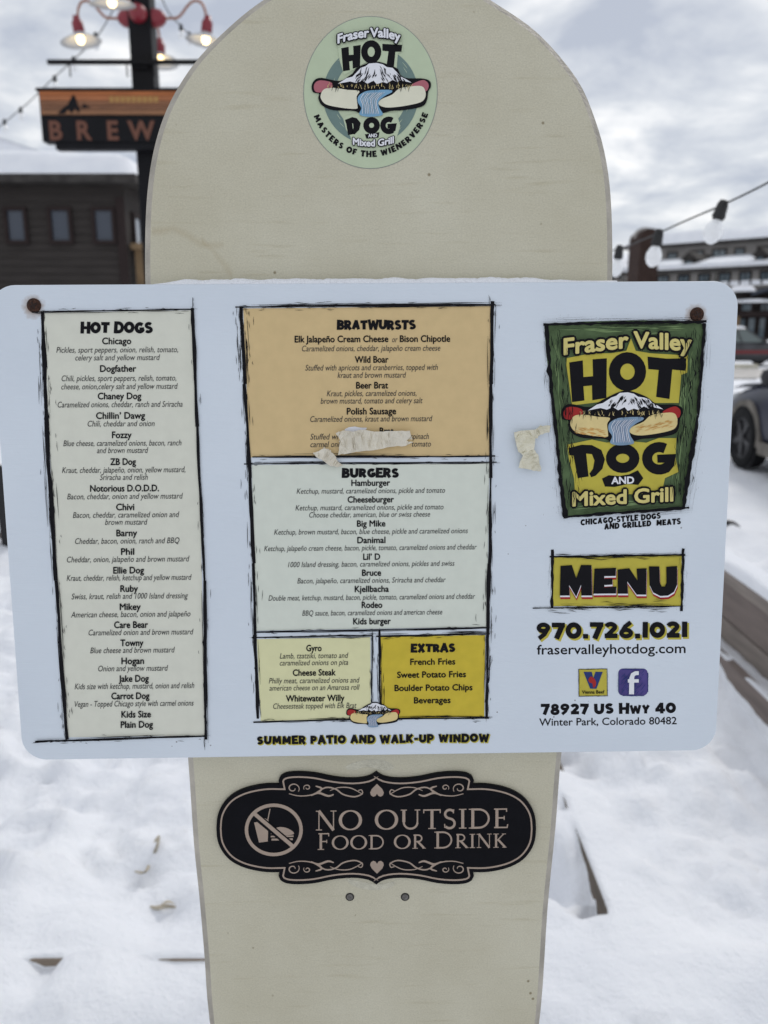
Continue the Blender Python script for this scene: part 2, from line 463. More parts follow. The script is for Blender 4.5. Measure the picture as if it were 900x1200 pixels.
def board_material():
    m = bpy.data.materials.new('cream_board'); m.use_nodes = True; t = m.node_tree; b = t.nodes['Principled BSDF']
    co = N(t, 'ShaderNodeTexCoord')
    b.inputs['Roughness'].default_value = .62; b.inputs['Specular IOR Level'].default_value = .3
    # broad grime
    n1 = N(t, 'ShaderNodeTexNoise'); n1.inputs['Scale'].default_value = 6; n1.inputs['Detail'].default_value = 8; n1.inputs['Roughness'].default_value = .6
    t.links.new(co.outputs['Object'], n1.inputs['Vector'])
    rp = N(t, 'ShaderNodeValToRGB')
    rp.color_ramp.elements[0].position = .3; rp.color_ramp.elements[0].color = (.505, .47, .355, 1)
    rp.color_ramp.elements[1].position = .7; rp.color_ramp.elements[1].color = (.60, .57, .455, 1)
    t.links.new(n1.outputs['Fac'], rp.inputs[0])
    # fine horizontal scuffs
    mp = N(t, 'ShaderNodeMapping'); mp.inputs['Scale'].default_value = (14, 170, 20)
    t.links.new(co.outputs['Object'], mp.inputs[0])
    n2 = N(t, 'ShaderNodeTexNoise'); n2.inputs['Scale'].default_value = 1; n2.inputs['Detail'].default_value = 4
    t.links.new(mp.outputs[0], n2.inputs['Vector'])
    r2 = N(t, 'ShaderNodeValToRGB'); r2.color_ramp.elements[0].position = .26; r2.color_ramp.elements[0].color = (.82, .79, .72, 1)
    r2.color_ramp.elements[1].position = .40; r2.color_ramp.elements[1].color = (1, 1, 1, 1)
    t.links.new(n2.outputs['Fac'], r2.inputs[0])
    mu = N(t, 'ShaderNodeMix', data_type='RGBA', blend_type='MULTIPLY'); mu.inputs[0].default_value = .55
    t.links.new(rp.outputs[0], mu.inputs[6]); t.links.new(r2.outputs[0], mu.inputs[7])
    # dark specks
    vo = N(t, 'ShaderNodeTexVoronoi'); vo.inputs['Scale'].default_value = 42
    t.links.new(co.outputs['Object'], vo.inputs['Vector'])
    r3 = N(t, 'ShaderNodeValToRGB'); r3.color_ramp.elements[0].position = .03; r3.color_ramp.elements[0].color = (.45, .4, .32, 1)
    r3.color_ramp.elements[1].position = .075; r3.color_ramp.elements[1].color = (1, 1, 1, 1)
    t.links.new(vo.outputs['Distance'], r3.inputs[0])
    nm = N(t, 'ShaderNodeTexNoise'); nm.inputs['Scale'].default_value = 11
    t.links.new(co.outputs['Object'], nm.inputs['Vector'])
    gt = N(t, 'ShaderNodeMath', operation='GREATER_THAN'); gt.inputs[1].default_value = .50
    t.links.new(nm.outputs['Fac'], gt.inputs[0])
    mu2 = N(t, 'ShaderNodeMix', data_type='RGBA', blend_type='MULTIPLY')
    t.links.new(gt.outputs[0], mu2.inputs[0]); t.links.new(mu.outputs[2], mu2.inputs[6]); t.links.new(r3.outputs[0], mu2.inputs[7])
    # a brown drip line that dried on the left shoulder of the board
    def drip(prev, px0, px1, py0, py1, fy, amp):
        u0, v0 = BOARD.P(px0, py0); u1, v1 = BOARD.P(px1, py1)
        sx = N(t, 'ShaderNodeSeparateXYZ'); t.links.new(co.outputs['Object'], sx.inputs[0])
        nn = N(t, 'ShaderNodeTexNoise'); nn.inputs['Scale'].default_value = 28; nn.inputs['Detail'].default_value = 3
        t.links.new(co.outputs['Object'], nn.inputs['Vector'])
        def M_(op, a, b_=None, c=None):
            q = N(t, 'ShaderNodeMath', operation=op)
            for i, x in enumerate((a, b_, c)):
                if x is None: continue
                if isinstance(x, (int, float)): q.inputs[i].default_value = x
                else: t.links.new(x, q.inputs[i])
            return q.outputs[0]
        wob = M_('MULTIPLY', M_('SUBTRACT', nn.outputs['Fac'], .5), .022)
        s_ = M_('DIVIDE', M_('SUBTRACT', sx.outputs['X'], u0), u1 - u0)
        line = M_('ADD', M_('MULTIPLY_ADD', s_, v1 - v0, v0), M_('MULTIPLY', M_('SINE', M_('MULTIPLY', s_, fy)), amp))
        dist = M_('ABSOLUTE', M_('SUBTRACT', M_('ADD', sx.outputs['Y'], wob), line))
        mask = M_('SUBTRACT', 1.0, M_('MINIMUM', M_('DIVIDE', dist, .005), 1.0))
        rngm = M_('MULTIPLY', M_('GREATER_THAN', s_, 0.0), M_('LESS_THAN', s_, 1.0))
        fac = M_('MULTIPLY', M_('MULTIPLY', mask, rngm), M_('MULTIPLY', nn.outputs['Fac'], .5))
        mm = N(t, 'ShaderNodeMix', data_type='RGBA'); t.links.new(fac, mm.inputs[0]); t.links.new(prev, mm.inputs[6]); mm.inputs[7].default_value = (.36, .28, .15, 1)
        return mm.outputs[2]
    mp3 = N(t, 'ShaderNodeMapping'); mp3.inputs['Scale'].default_value = (720, 900, 300)
    t.links.new(co.outputs['Object'], mp3.inputs[0])
    n5 = N(t, 'ShaderNodeTexNoise'); n5.inputs['Scale'].default_value = 1; n5.inputs['Detail'].default_value = 1
    t.links.new(mp3.outputs[0], n5.inputs['Vector'])
    r5 = N(t, 'ShaderNodeValToRGB'); r5.color_ramp.elements[0].position = .3; r5.color_ramp.elements[0].color = (.93, .93, .92, 1)
    r5.color_ramp.elements[1].position = .7; r5.color_ramp.elements[1].color = (1.06, 1.06, 1.05, 1)
    t.links.new(n5.outputs['Fac'], r5.inputs[0])
    mu3 = N(t, 'ShaderNodeMix', data_type='RGBA', blend_type='MULTIPLY'); mu3.inputs[0].default_value = 1
    t.links.new(mu2.outputs[2], mu3.inputs[6]); t.links.new(r5.outputs[0], mu3.inputs[7])
    c = drip(mu3.outputs[2], 178, 262, 268, 286, 6.0, .004)
    c = drip(c, 236, 272, 280, 318, 2.0, -.003)
    t.links.new(c, b.inputs['Base Color'])
    # canvas-like relief under the paint
    mp2 = N(t, 'ShaderNodeMapping'); mp2.inputs['Scale'].default_value = (520, 700, 300)
    t.links.new(co.outputs['Object'], mp2.inputs[0])
    n4 = N(t, 'ShaderNodeTexNoise'); n4.inputs['Scale'].default_value = 1; n4.inputs['Detail'].default_value = 2
    t.links.new(mp2.outputs[0], n4.inputs['Vector'])
    ad = N(t, 'ShaderNodeMath', operation='MULTIPLY_ADD'); ad.inputs[1].default_value = .6
    t.links.new(n4.outputs['Fac'], ad.inputs[0]); t.links.new(n2.outputs['Fac'], ad.inputs[2])
    bp = N(t, 'ShaderNodeBump'); bp.inputs['Strength'].default_value = .5; bp.inputs['Distance'].default_value = .0012
    t.links.new(ad.outputs[0], bp.inputs['Height']); t.links.new(bp.outputs[0], b.inputs['Normal'])
    return m
CREAM = board_material()
body = plate(outline, -.022, 0, .006, 1).build('board_body', CREAM, board)
body.data.materials.append(mat('worn_edge', (.43, .395, .335), .75, var=.22, vscale=35, bump=.4, bscale=180))
for p_ in body.data.polygons:
    if len(p_.vertices) == 4: p_.material_index = 1
# screws left in two holes under the plaque
STEEL = mat('dull_steel', (.16, .15, .14), .45, metal=.7, var=.3, vscale=300)
DARK = mat('dark_hole', (.02, .018, .016), .8)
for (x, y) in ((410, 1051), (474.7, 1051)):
    u, v = BOARD.P(x, y); M = Matrix.Translation((u, v, 0))
    hl = MB().lathe([(.0, .0004), (.0037, .0004), (.0041, .0001)], 20, M).build('screw_hole', DARK, board)
    s_ = MB().lathe([(.0030, .0005), (.0026, .0011), (.0011, .0013), (.0009, .0007), (0, .0007)], 18, M).build('screw_head', STEEL, hl, True)

# ================================================================ the menu sign
SG = empty('menu_sign', matrix=SIGN.matrix())
tag(SG, 'wide white menu sign panel with rounded corners screwed across the cream board', 'sign')
TL, TR, BL, BR = SIGN.P(-13.8, 333.1), SIGN.P(866.7, 330), SIGN.P(26.4, 890.2), SIGN.P(838.4, 880.2)
u0, u1 = (TL[0] + BL[0]) / 2, (TR[0] + BR[0]) / 2; v1, v0 = (TL[1] + TR[1]) / 2, (BL[1] + BR[1]) / 2
rc = .021
rect = []
for cx, cy, a0 in ((u1 - rc, v1 - rc, 0), (u0 + rc, v1 - rc, 90), (u0 + rc, v0 + rc, 180), (u1 - rc, v0 + rc, 270)):
    rect += arc(cx, cy, rc, rc, a0, a0 + 90, 10)
SCREWS = [(40, 358), (816.5, 368.5)]
def panel_material():
    m = bpy.data.materials.new('white_panel'); m.use_nodes = True; t = m.node_tree; b = t.nodes['Principled BSDF']
    co = N(t, 'ShaderNodeTexCoord')
    b.inputs['Roughness'].default_value = .38; b.inputs['Specular IOR Level'].default_value = .4
    base = N(t, 'ShaderNodeTexNoise'); base.inputs['Scale'].default_value = 7; base.inputs['Detail'].default_value = 6
    t.links.new(co.outputs['Object'], base.inputs['Vector'])
    rp = N(t, 'ShaderNodeValToRGB'); rp.color_ramp.elements[0].position = .3; rp.color_ramp.elements[0].color = (.625, .68, .745, 1)
    rp.color_ramp.elements[1].position = .7; rp.color_ramp.elements[1].color = (.675, .73, .79, 1)
    t.links.new(base.outputs['Fac'], rp.inputs[0])
    cur = rp.outputs[0]
    # specks of dirt
    vo = N(t, 'ShaderNodeTexVoronoi'); vo.inputs['Scale'].default_value = 75; vo.inputs['Randomness'].default_value = 1
    t.links.new(co.outputs['Object'], vo.inputs['Vector'])
    lt = N(t, 'ShaderNodeMath', operation='LESS_THAN'); lt.inputs[1].default_value = .055
    t.links.new(vo.outputs['Distance'], lt.inputs[0])
    nm = N(t, 'ShaderNodeTexNoise'); nm.inputs['Scale'].default_value = 14
    t.links.new(co.outputs['Object'], nm.inputs['Vector'])
    gt = N(t, 'ShaderNodeMath', operation='GREATER_THAN'); gt.inputs[1].default_value = .6; t.links.new(nm.outputs['Fac'], gt.inputs[0])
    ml = N(t, 'ShaderNodeMath', operation='MULTIPLY'); t.links.new(lt.outputs[0], ml.inputs[0]); t.links.new(gt.outputs[0], ml.inputs[1])
    mm = N(t, 'ShaderNodeMix', data_type='RGBA'); t.links.new(ml.outputs[0], mm.inputs[0]); t.links.new(cur, mm.inputs[6]); mm.inputs[7].default_value = (.3, .3, .31, 1)
    cur = mm.outputs[2]
    # rust bled into the paint round the two screws
    for (x, y) in SCREWS:
        u, v = SIGN.P(x, y)
        ds = N(t, 'ShaderNodeVectorMath', operation='DISTANCE'); ds.inputs[1].default_value = (u - .0007, v - .001, 0)
        t.links.new(co.outputs['Object'], ds.inputs[0])
        nn = N(t, 'ShaderNodeTexNoise'); nn.inputs['Scale'].default_value = 260; t.links.new(co.outputs['Object'], nn.inputs['Vector'])
        wa = N(t, 'ShaderNodeMath', operation='MULTIPLY_ADD'); wa.inputs[1].default_value = .006
        t.links.new(nn.outputs['Fac'], wa.inputs[0]); t.links.new(ds.outputs['Value'], wa.inputs[2])
        mr = N(t, 'ShaderNodeMapRange'); mr.inputs['From Min'].default_value = .0072; mr.inputs['From Max'].default_value = .0135
        mr.inputs['To Min'].default_value = .75; mr.inputs['To Max'].default_value = 0
        t.links.new(wa.outputs[0], mr.inputs['Value'])
        m2 = N(t, 'ShaderNodeMix', data_type='RGBA'); t.links.new(mr.outputs[0], m2.inputs[0]); t.links.new(cur, m2.inputs[6]); m2.inputs[7].default_value = (.30, .17, .075, 1)
        cur = m2.outputs[2]
    t.links.new(cur, b.inputs['Base Color'])
    mp = N(t, 'ShaderNodeMapping'); mp.inputs['Scale'].default_value = (25, 900, 10)
    t.links.new(co.outputs['Object'], mp.inputs[0])
    n4 = N(t, 'ShaderNodeTexNoise'); n4.inputs['Scale'].default_value = 1; n4.inputs['Detail'].default_value = 2
    t.links.new(mp.outputs[0], n4.inputs['Vector'])
    bp = N(t, 'ShaderNodeBump'); bp.inputs['Strength'].default_value = .35; bp.inputs['Distance'].default_value = .0006
    t.links.new(n4.outputs['Fac'], bp.inputs['Height']); t.links.new(bp.outputs[0], b.inputs['Normal'])
    return m
plate(rect, -SIGN_T, 0, .0012, 3).build('panel', panel_material(), SG)
RUST = mat('rusty_screw', (.075, .03, .016), .8, metal=.2, var=.6, vscale=420, bump=.8, bscale=500)
for (x, y) in SCREWS:
    u, v = SIGN.P(x, y); M = Matrix.Translation((u, v, 0)) @ Matrix.Rotation(.4, 4, 'Z')
    h = MB().lathe([(.0058, .0001), (.0058, .0006), (.0052, .0014), (.0035, .0019), (0, .0021)], 24, M).build('screw', RUST, SG, True)
    c = MB()
    for a in (0, math.pi / 2): c.box(-.0028, .0028, -.0006, .0006, .0019, .0023, M @ Matrix.Rotation(a, 4, 'Z'))
    c.v = [(x_, y_, z_ + (3e-5 if i >= 8 else 0)) for i, (x_, y_, z_) in enumerate(c.v)]
    c.build('cross_slot', mat('rust_dark', (.025, .013, .01), .9), h)

Z1, Z2, Z3, Z4, Z5, Z6 = 1e-4, 4e-4, 7e-4, 1.0e-3, 1.25e-3, 1.5e-3
def box_part(name, fillpts, ink_, heading=None, names=(), descs=(), rules=(), ncap=7.5, dcap=6.7):
    fl = Art(SIGN, Z1).poly(fillpts).build(name, INK[ink_], SG)
    if rules:
        a = Art(SIGN, Z2)
        for r in rules: a.sketch(*r[0:3], **(r[3] if len(r) > 3 else {}))
        a.build('inked_border', INK['black'], fl)
    if heading:
        fat(Art(SIGN, Z2), *heading, grow=.75, gap=.05).build('heading', INK['black'], fl)
    if names:
        a = Art(SIGN, Z2)
        for (s_, x0, x1, yb) in names: a.text(s_, x0, x1, yb, ncap, grow=.26)
        a.build('item_names', INK['black'], fl)
    if descs:
        a = Art(SIGN, Z2)
        for (s_, x0, x1, yb) in descs: a.text(s_, x0, x1, yb, dcap, shear=.22)
        a.build('item_descriptions', INK['soft'], fl)
    return fl

box_part('hot_dogs_list', [(51, 366.5), (225, 363.5), (233, 520), (241, 862), (79, 864), (62, 600)], 'cream',
  ('HOT DOGS', 95, 179, 390.3, 12.6),
  [('Chicago', 120, 153.8, 403.3), ('Dogfather', 117.6, 159.6, 435.6), ('Chaney Dog', 114.9, 165.6, 467.8), ("Chillin’ Dawg", 112.9, 170, 490.7), ('Fozzy', 131.6, 154.2, 513.3), ('ZB Dog', 129.6, 159.3, 544.7),
   ('Notorious D.O.D.D.', 106, 186.2, 575.8), ('Chivi', 136.4, 157.3, 597.8), ('Barny', 136.7, 160.7, 628.2), ('Phil', 142.2, 157.3, 650), ('Ellie Dog', 133.1, 168.8, 671.8), ('Ruby', 141.4, 161.7, 693.3), ('Mikey', 140.7, 164.9, 714.6),
   ('Care Bear', 134.1, 173.5, 735.6), ('Towny', 141.4, 168.1, 756.8), ('Hogan', 142.7, 168.8, 777.9), ('Jake Dog', 139.5, 174.4, 798.6), ('Carrot Dog', 130.9, 175.2, 818.9), ('Kids Size', 142.7, 176.9, 840.4), ('Plain Dog', 141.9, 179.3, 852.4)],
  [('Pickles, sport peppers, onion, relish, tomato,', 66.2, 208.9, 413.1), ('celery salt and yellow mustard', 88.4, 187.6, 422.2), ('Chili, pickles, sport peppers, relish, tomato,', 72.4, 206.7, 446.4), ('cheese, onion,celery salt and yellow mustard', 72, 208.4, 456),
   ('Caramelized onions, cheddar, ranch and Sriracha', 67.8, 214, 477.1), ('Chili, cheddar and onion', 102.9, 181.3, 499.6), ('Blue cheese, caramelized onions, bacon, ranch', 74.4, 212.7, 522.4), ('and brown mustard', 113.8, 173.8, 530.9),
   ('Kraut, cheddar, jalapeño, onion, yellow mustard,', 72.9, 217.3, 553.8), ('Sriracha and relish', 117.3, 173.3, 562.4), ('Bacon, cheddar, onion and yellow mustard', 78.9, 214.4, 584.7), ('Bacon, cheddar, caramelized onion and', 85.6, 210.2, 606.4),
   ('brown mustard', 123.3, 172.9, 614.9), ('Cheddar, bacon, onion, ranch and BBQ', 88.2, 210.4, 636.9), ('Cheddar, onion, jalapeño and brown mustard', 78.6, 222.1, 658.4), ('Kraut, cheddar, relish, ketchup and yellow mustard', 78.4, 224.6, 680),
   ('Swiss, kraut, relish and 1000 Island dressing', 84, 220.4, 701.6), ('American cheese, bacon, onion and jalapeño', 83.3, 223.3, 722.9), ('Caramelized onion and brown mustard', 104, 226.8, 743.9), ('Blue cheese and brown mustard', 106, 205, 764.9),
   ('Onion and yellow mustard', 115.3, 197, 786.2), ('Kids size with ketchup, mustard, onion and relish', 87.7, 227.7, 806.9), ('Vegan - Topped Chicago style with carmel onions', 87.7, 227, 827.5)],
  [((50, 366), (54, 480), 5.0, dict(n=18)), ((54, 480), (66, 680), 5.4, dict(n=20)), ((66, 680), (79, 866), 4.6, dict(n=18)), ((225.5, 361), (231.5, 500), 4.2, dict(n=6, spread=.7)), ((231.5, 500), (240, 680), 3.6, dict(n=6, spread=.7)), ((240, 680), (241.5, 866), 4.4, dict(n=8, spread=.9)),
   ((38, 366), (228, 362.5), 1.8, dict(n=12, spread=1.2)), ((42, 868), (243, 861.5), 2.2, dict(n=10, spread=1.1)), ((226.5, 349), (226.5, 366), .8, dict(n=1)), ((40, 869.4), (80, 866), 1.2, dict(n=6)), ((240.5, 862), (240.5, 878), .5, dict(n=1))])
bpart = box_part('bratwursts_list', [(285, 361.5), (575, 358.5), (574, 534), (292.5, 536)], 'tan',
  ('BRATWURSTS', 395.2, 487, 386, 10.6),
  [('Elk Jalapeño Cream Cheese', 345.5, 454.9, 401), ('Bison Chipotle', 468.7, 527.3, 400.6), ('Wild Boar', 416, 455, 425), ('Beer Brat', 417.5, 454.6, 455.2), ('Polish Sausage', 406.6, 464, 485.5), ('Brat', 445, 461, 508.6)],
  [('or', 459.5, 466, 401), ('Caramelized onions, cheddar, jalapeño cream cheese', 353.9, 516, 411.4), ('Stuffed with apricots and cranberries, topped with', 357.8, 513.1, 433.9), ('kraut and brown mustard', 395.6, 475.9, 442.7),
   ('Kraut, pickles, caramelized onions,', 383, 488, 464.1), ('brown mustard, tomato and celery salt', 375.8, 495.2, 472.8), ('Caramelized onions, kraut and brown mustard', 363.6, 506.7, 494), ('Stuffed wi', 363.6, 396.5, 515), ('spinach', 481, 502.6, 514.5),
   ('carmel oni', 363.9, 398, 523.9), ('tomato', 482.7, 505, 523.3)],
  [((282.5, 359), (287, 450), 4.2, dict(n=26, spread=1.4)), ((287, 450), (293, 560), 4.6, dict(n=8, spread=.8)), ((577.5, 353), (575, 450), 5.2, dict(n=8, spread=.8)), ((575, 450), (575, 560), 4.2, dict(n=8, spread=.9)),
   ((276, 360), (580, 357), 2.6, dict(n=26, spread=1.2, over=8)), ((296, 535.5), (580, 534.5), 1.9, dict(n=12, spread=1.0)), ((573, 348), (573, 360), .5, dict(n=1))])
Art(SIGN, Z3).poly([(404, 503), (409, 500.5), (416, 499.8), (422, 501), (430, 501.2), (428, 506), (404, 507)]).build('bared_patch', INK['white'], bpart)
box_part('burgers_list', [(295, 545), (573.5, 542.5), (570.5, 734.5), (300, 739)], 'mint',
  ('BURGERS', 400.9, 467.3, 559.4, 10.4),
  [('Hamburger', 411.9, 457, 569.2), ('Cheeseburger', 407.5, 461.4, 588.7), ('Big Mike', 418.5, 451.5, 616.9), ('Danimal', 418.9, 451.5, 636.3), ("Lil’ D", 425.8, 445.3, 655.8), ('Bruce', 424.4, 446.4, 674.5), ('Kjellbacha', 415.9, 455.5, 693.5),
   ('Rodeo', 424, 447.8, 712.2), ('Kids burger', 414.1, 457.7, 731.3)],
  [('Ketchup, mustard, caramelized onions, pickle and tomato', 347.7, 521.5, 578), ('Ketchup, mustard, caramelized onions, pickle and tomato', 346.3, 519.7, 597.5), ('Choose cheddar, american, blue or swiss cheese', 362.4, 504, 605.9),
   ('Ketchup, brown mustard, bacon, blue cheese, pickle and caramelized onions', 321.3, 548.3, 625.7), ('Ketchup, jalapeño cream cheese, bacon, pickle, tomato, caramelized onions and cheddar', 309.6, 558.6, 644.8),
   ('1000 Island dressing, bacon, caramelized onions, pickles and swiss', 337.5, 532.6, 663.8), ('Bacon, jalapeño, caramelized onions, Sriracha and cheddar', 348.5, 522.3, 682.9),
   ('Double meat, ketchup, mustard, bacon, pickle, tomato, caramelized onions and cheddar', 314.7, 556.8, 702.7), ('BBQ sauce, bacon, caramelized onions and american cheese', 354.3, 518.3, 720.7)],
  [((286, 543.5), (582, 541.5), 1.7, dict(n=12, spread=1.0)), ((292.5, 556), (297.5, 660), 4.6, dict(n=8)), ((297.5, 660), (299, 750), 4.2, dict(n=8)), ((574.8, 556), (573.5, 660), 4.4, dict(n=8)), ((573.5, 660), (571, 750), 4.8, dict(n=8)),
   ((298, 740.5), (573, 735), 1.8, dict(n=10))], ncap=7.1, dcap=6.2)
box_part('sandwiches_list', [(301, 749), (434, 746.5), (434.5, 841.5), (305.5, 845)], 'lime', None,
  [('Gyro', 359.1, 376.7, 762.9), ('Cheese Steak', 343.3, 393.2, 791.5), ('Whitewater Willy', 335.3, 403.5, 821.6)],
  [('Lamb, tzatziki, tomato and', 327.9, 408.2, 771.3), ('caramelized onions on pita', 327.9, 407.9, 779.4), ('Philly meat, caramelized onions and', 315.1, 421.4, 800.3), ('american cheese on an Amarosa roll', 315.8, 421.4, 808.7), ('Cheesesteak topped with Elk Brat', 320.2, 417.8, 830)],
  [((298.5, 744), (302.5, 842), 4.0, dict(n=9)), ((295, 747), (436, 744.5), 1.8, dict(n=9)), ((297, 846), (436, 842), 2.0, dict(n=9)), ((436, 741), (435.5, 832), .9, dict(n=6, spread=1.6))], ncap=7.2, dcap=6.3)
box_part('extras_list', [(446, 746.5), (568.5, 744), (567.5, 840), (446.5, 842)], 'gold',
  ('EXTRAS', 481.6, 533.3, 764, 9.4),
  [('French Fries', 480.9, 533.3, 778.7), ('Sweet Potato Fries', 465.5, 545.8, 793.7), ('Boulder Potato Chips', 462.5, 553.5, 809.1), ('Beverages', 485.3, 527.8, 823.8)], (),
  [((444.5, 738), (446, 834), 3.0, dict(n=12, spread=1.0)), ((441, 745.5), (574, 742.5), 2.2, dict(n=10)), ((450, 842), (573, 841), 2.0, dict(n=10)), ((571.5, 744), (569.5, 842), 3.6, dict(n=9)), ((574.5, 768), (572, 800), 1.6, dict(n=1))], ncap=7.0)
# the line under the boxes, on a thin yellow shadow
sh = fat(Art(SIGN, Z1), 'SUMMER PATIO AND WALK-UP WINDOW', 301, 573, 870.4, 9.2, grow=1.5, dx=.9, dy=.9, gap=.10, seed=4).build('slogan', INK['yellow'], SG)
fat(Art(SIGN, Z2), 'SUMMER PATIO AND WALK-UP WINDOW', 301, 573, 870.4, 9.2, gap=.10, seed=4, grow=.6).build('slogan_lettering', INK['black'], sh)

# ---- the hot dog drawing, used three times; coordinates of the big logo's crop
def hot_dog(root, plane, z, fn, ends='red', bun='bun', water='blue', lw=1.0, crust=True):
    """fn turns drawing coordinates into photo pixels"""
    class A2(Art):
        def px(s, p): return fn(*p)
    mk = lambda k: A2(plane, z + k * 1.2e-4)
    halo = mk(0)
    halo.poly(catmull([(152, 550), (165, 518), (200, 505), (290, 520), (350, 485), (430, 447), (480, 442), (560, 470), (610, 505), (690, 508), (728, 520), (735, 548), (722, 575), (715, 620), (690, 650), (600, 668), (540, 672), (470, 690), (400, 690), (360, 672), (260, 668), (205, 645), (185, 610), (188, 585), (160, 578)], 4, True))
    root_o = halo.build('hot_dog_drawing', INK['black'], root)
    sg = mk(1)
    sg.poly(catmull([(163, 552), (172, 528), (200, 518), (250, 530), (250, 560), (200, 578), (172, 575)], 4, True))
    sg.build('sausage_end', INK[ends], root_o); sg = mk(1)
    sg.poly(catmull([(640, 540), (690, 517), (715, 525), (724, 545), (715, 570), (690, 572), (650, 560)], 4, True))
    sg.build('sausage_end', INK[ends], root_o)
    bn = mk(2)
    bn.poly(catmull([(197, 590), (215, 562), (260, 556), (330, 566), (385, 572), (372, 600), (376, 645), (368, 662), (290, 655), (225, 640), (200, 615)], 4, True))
    bn.build('bun_half', INK[bun], root_o); bn = mk(2)
    bn.poly(catmull([(545, 590), (580, 560), (640, 548), (690, 548), (708, 575), (705, 608), (680, 630), (600, 648), (520, 655), (480, 640), (490, 615)], 4, True))
    bn.build('bun_half', INK[bun], root_o)
    if crust:
        c, d_ = mk(3), mk(3)
        for k in range(44):
            x = random.uniform(205, 350); y = 606 + (x - 205) * .14 + random.uniform(0, 36); l = random.uniform(14, 34)
            c.strip([(x, y), (x + l * .5, y + 3), (x + l, y + 5)], [.6, 3.2, .6])
            x = random.uniform(505, 670); y = 642 - (x - 505) * .14 - random.uniform(0, 34)
            d_.strip([(x, y), (x + l * .5, y - 3), (x + l, y - 7)], [.6, 3.2, .6])
        c.build('bun_shading', INK['crust'], root_o); d_.build('bun_shading', INK['crust'], root_o)
    mt = mk(3)
    mt.poly([(280, 536), (322, 508), (352, 500), (392, 474), (415, 466), (432, 452), (470, 449), (500, 456), (520, 470), (548, 474), (572, 482), (588, 500), (612, 512), (640, 530), (585, 519), (570, 528), (548, 516), (520, 533), (500, 527), (470, 538), (455, 520), (425, 535), (400, 520), (370, 532), (340, 524)])
    mt.build('snowy_mountain', INK['white'], root_o)
    rk = mk(4)
    for k in range(60):
        x = random.uniform(370, 600); y = 458 + abs(x - 470) * .22 + random.uniform(0, 42); l = random.uniform(10, 30)
        rk.strip([(x, y), (x - l * .35 * (1 if x < 480 else -1), y + l * .5), (x - l * .6 * (1 if x < 480 else -1), y + l)], [.8, random.uniform(2, 9), .8])
    for k in range(50):
        x = random.uniform(235, 640); y = 540 + random.uniform(-4, 20); rk.strip([(x, y), (x + random.uniform(-5, 5), y + random.uniform(10, 26))], [3, .8])
    rk.build('ink_lines', INK['black'], root_o)
    gs = mk(5)
    for k in range(60):
        x = random.uniform(230, 640); y = 552 + random.uniform(-8, 14); gs.strip([(x, y), (x + random.uniform(-8, 8), y - random.uniform(8, 20))], [2.6, .6])
    gs.build('grass_ticks', INK['bun'], root_o)
    wt = mk(6)
    wt.poly(catmull([(405, 580), (440, 570), (530, 567), (545, 578), (510, 598), (480, 625), (482, 655), (500, 690), (470, 700), (420, 702), (385, 690), (395, 660), (378, 630), (380, 600)], 4, True))
    w_o = wt.build('stream', INK[water], root_o)
    fl = mk(7)
    for k in range(11):
        o = k * 9
        fl.strip(catmull([(410 + o * 1.1, 582 - o * .05), (392 + o * .9, 612), (402 + o * .75, 645), (400 + o * .9, 690)], 4), [.8] + [2.6] * 11 + [.8])
    fl.build('stream_highlights', INK['white'], w_o)
    f2 = mk(8)
    for k in range(7):
        o = k * 13 + 5
        f2.strip(catmull([(414 + o * 1.1, 584 - o * .05), (394 + o * .9, 614), (404 + o * .75, 648), (404 + o * .85, 690)], 4), [.5] + [1.7] * 11 + [.5])
    f2.build('stream_lines', INK['navy'] if water == 'blue' else INK['teal'], w_o)
    return root_o

# ---- big logo
CR = (620, 350, 4.0909)
LG = Art(SIGN, Z1, CR).poly([(72, 125), (250, 110), (500, 104), (700, 104), (845, 122), (828, 330), (805, 560), (765, 800), (735, 1000), (450, 1024), (172, 1042), (150, 870), (128, 640), (105, 430), (82, 260)]).build('logo', INK['green'], SG)
a = Art(SIGN, Z2, CR)
for k in range(70):       # loose strokes of lighter green
    t = random.random(); side = random.choice('LRTB')
    if side == 'L': x = 112 + 85 * t + random.uniform(-15, 30); y = 150 + 720 * t; d = (random.uniform(4, 14), random.uniform(50, 120))
    elif side == 'R': x = 800 - 85 * t + random.uniform(-35, 10); y = 150 + 700 * t; d = (random.uniform(-14, -4), random.uniform(50, 120))
    elif side == 'T': x = 130 + 560 * t; y = 135 + random.uniform(-8, 35); d = (random.uniform(50, 120), random.uniform(-4, 4))
    else: x = 200 + 430 * t; y = 1002 + random.uniform(-8, 12) - 40 * t; d = (random.uniform(40, 100), -6)
    a.strip([(x, y), (x + d[0] * .5 + random.uniform(-4, 4), y + d[1] * .5), (x + d[0], y + d[1])], [1, random.uniform(3, 9), 1])
a.build('light_brush_strokes', INK['leaf'], LG)
a = Art(SIGN, Z3, CR)
for p, q, w, n in (((80, 120), (106, 430), 22, 14), ((106, 430), (150, 860), 20, 14), ((150, 860), (172, 1045), 26, 10), ((838, 118), (805, 560), 20, 14), ((805, 560), (735, 1003), 24, 16), ((65, 124), (845, 112), 17, 34), ((160, 1043), (760, 1000), 17, 26)):
    a.sketch(p, q, w, n=n * 2, spread=1.3, over=18, jit=3)
for k in range(260):
    t = random.random(); s_ = random.random() < .5
    x = (125 + 80 * t + random.gauss(0, 24)) if s_ else (785 - 80 * t + random.gauss(0, 24)); y = 140 + 800 * t
    a.strip([(x, y), (x + random.uniform(-4, 8), y + 20), (x + random.uniform(-6, 10), y + random.uniform(35, 70))], [.6, random.uniform(1.5, 4.5), .6])
a.build('inked_border', INK['black'], LG)
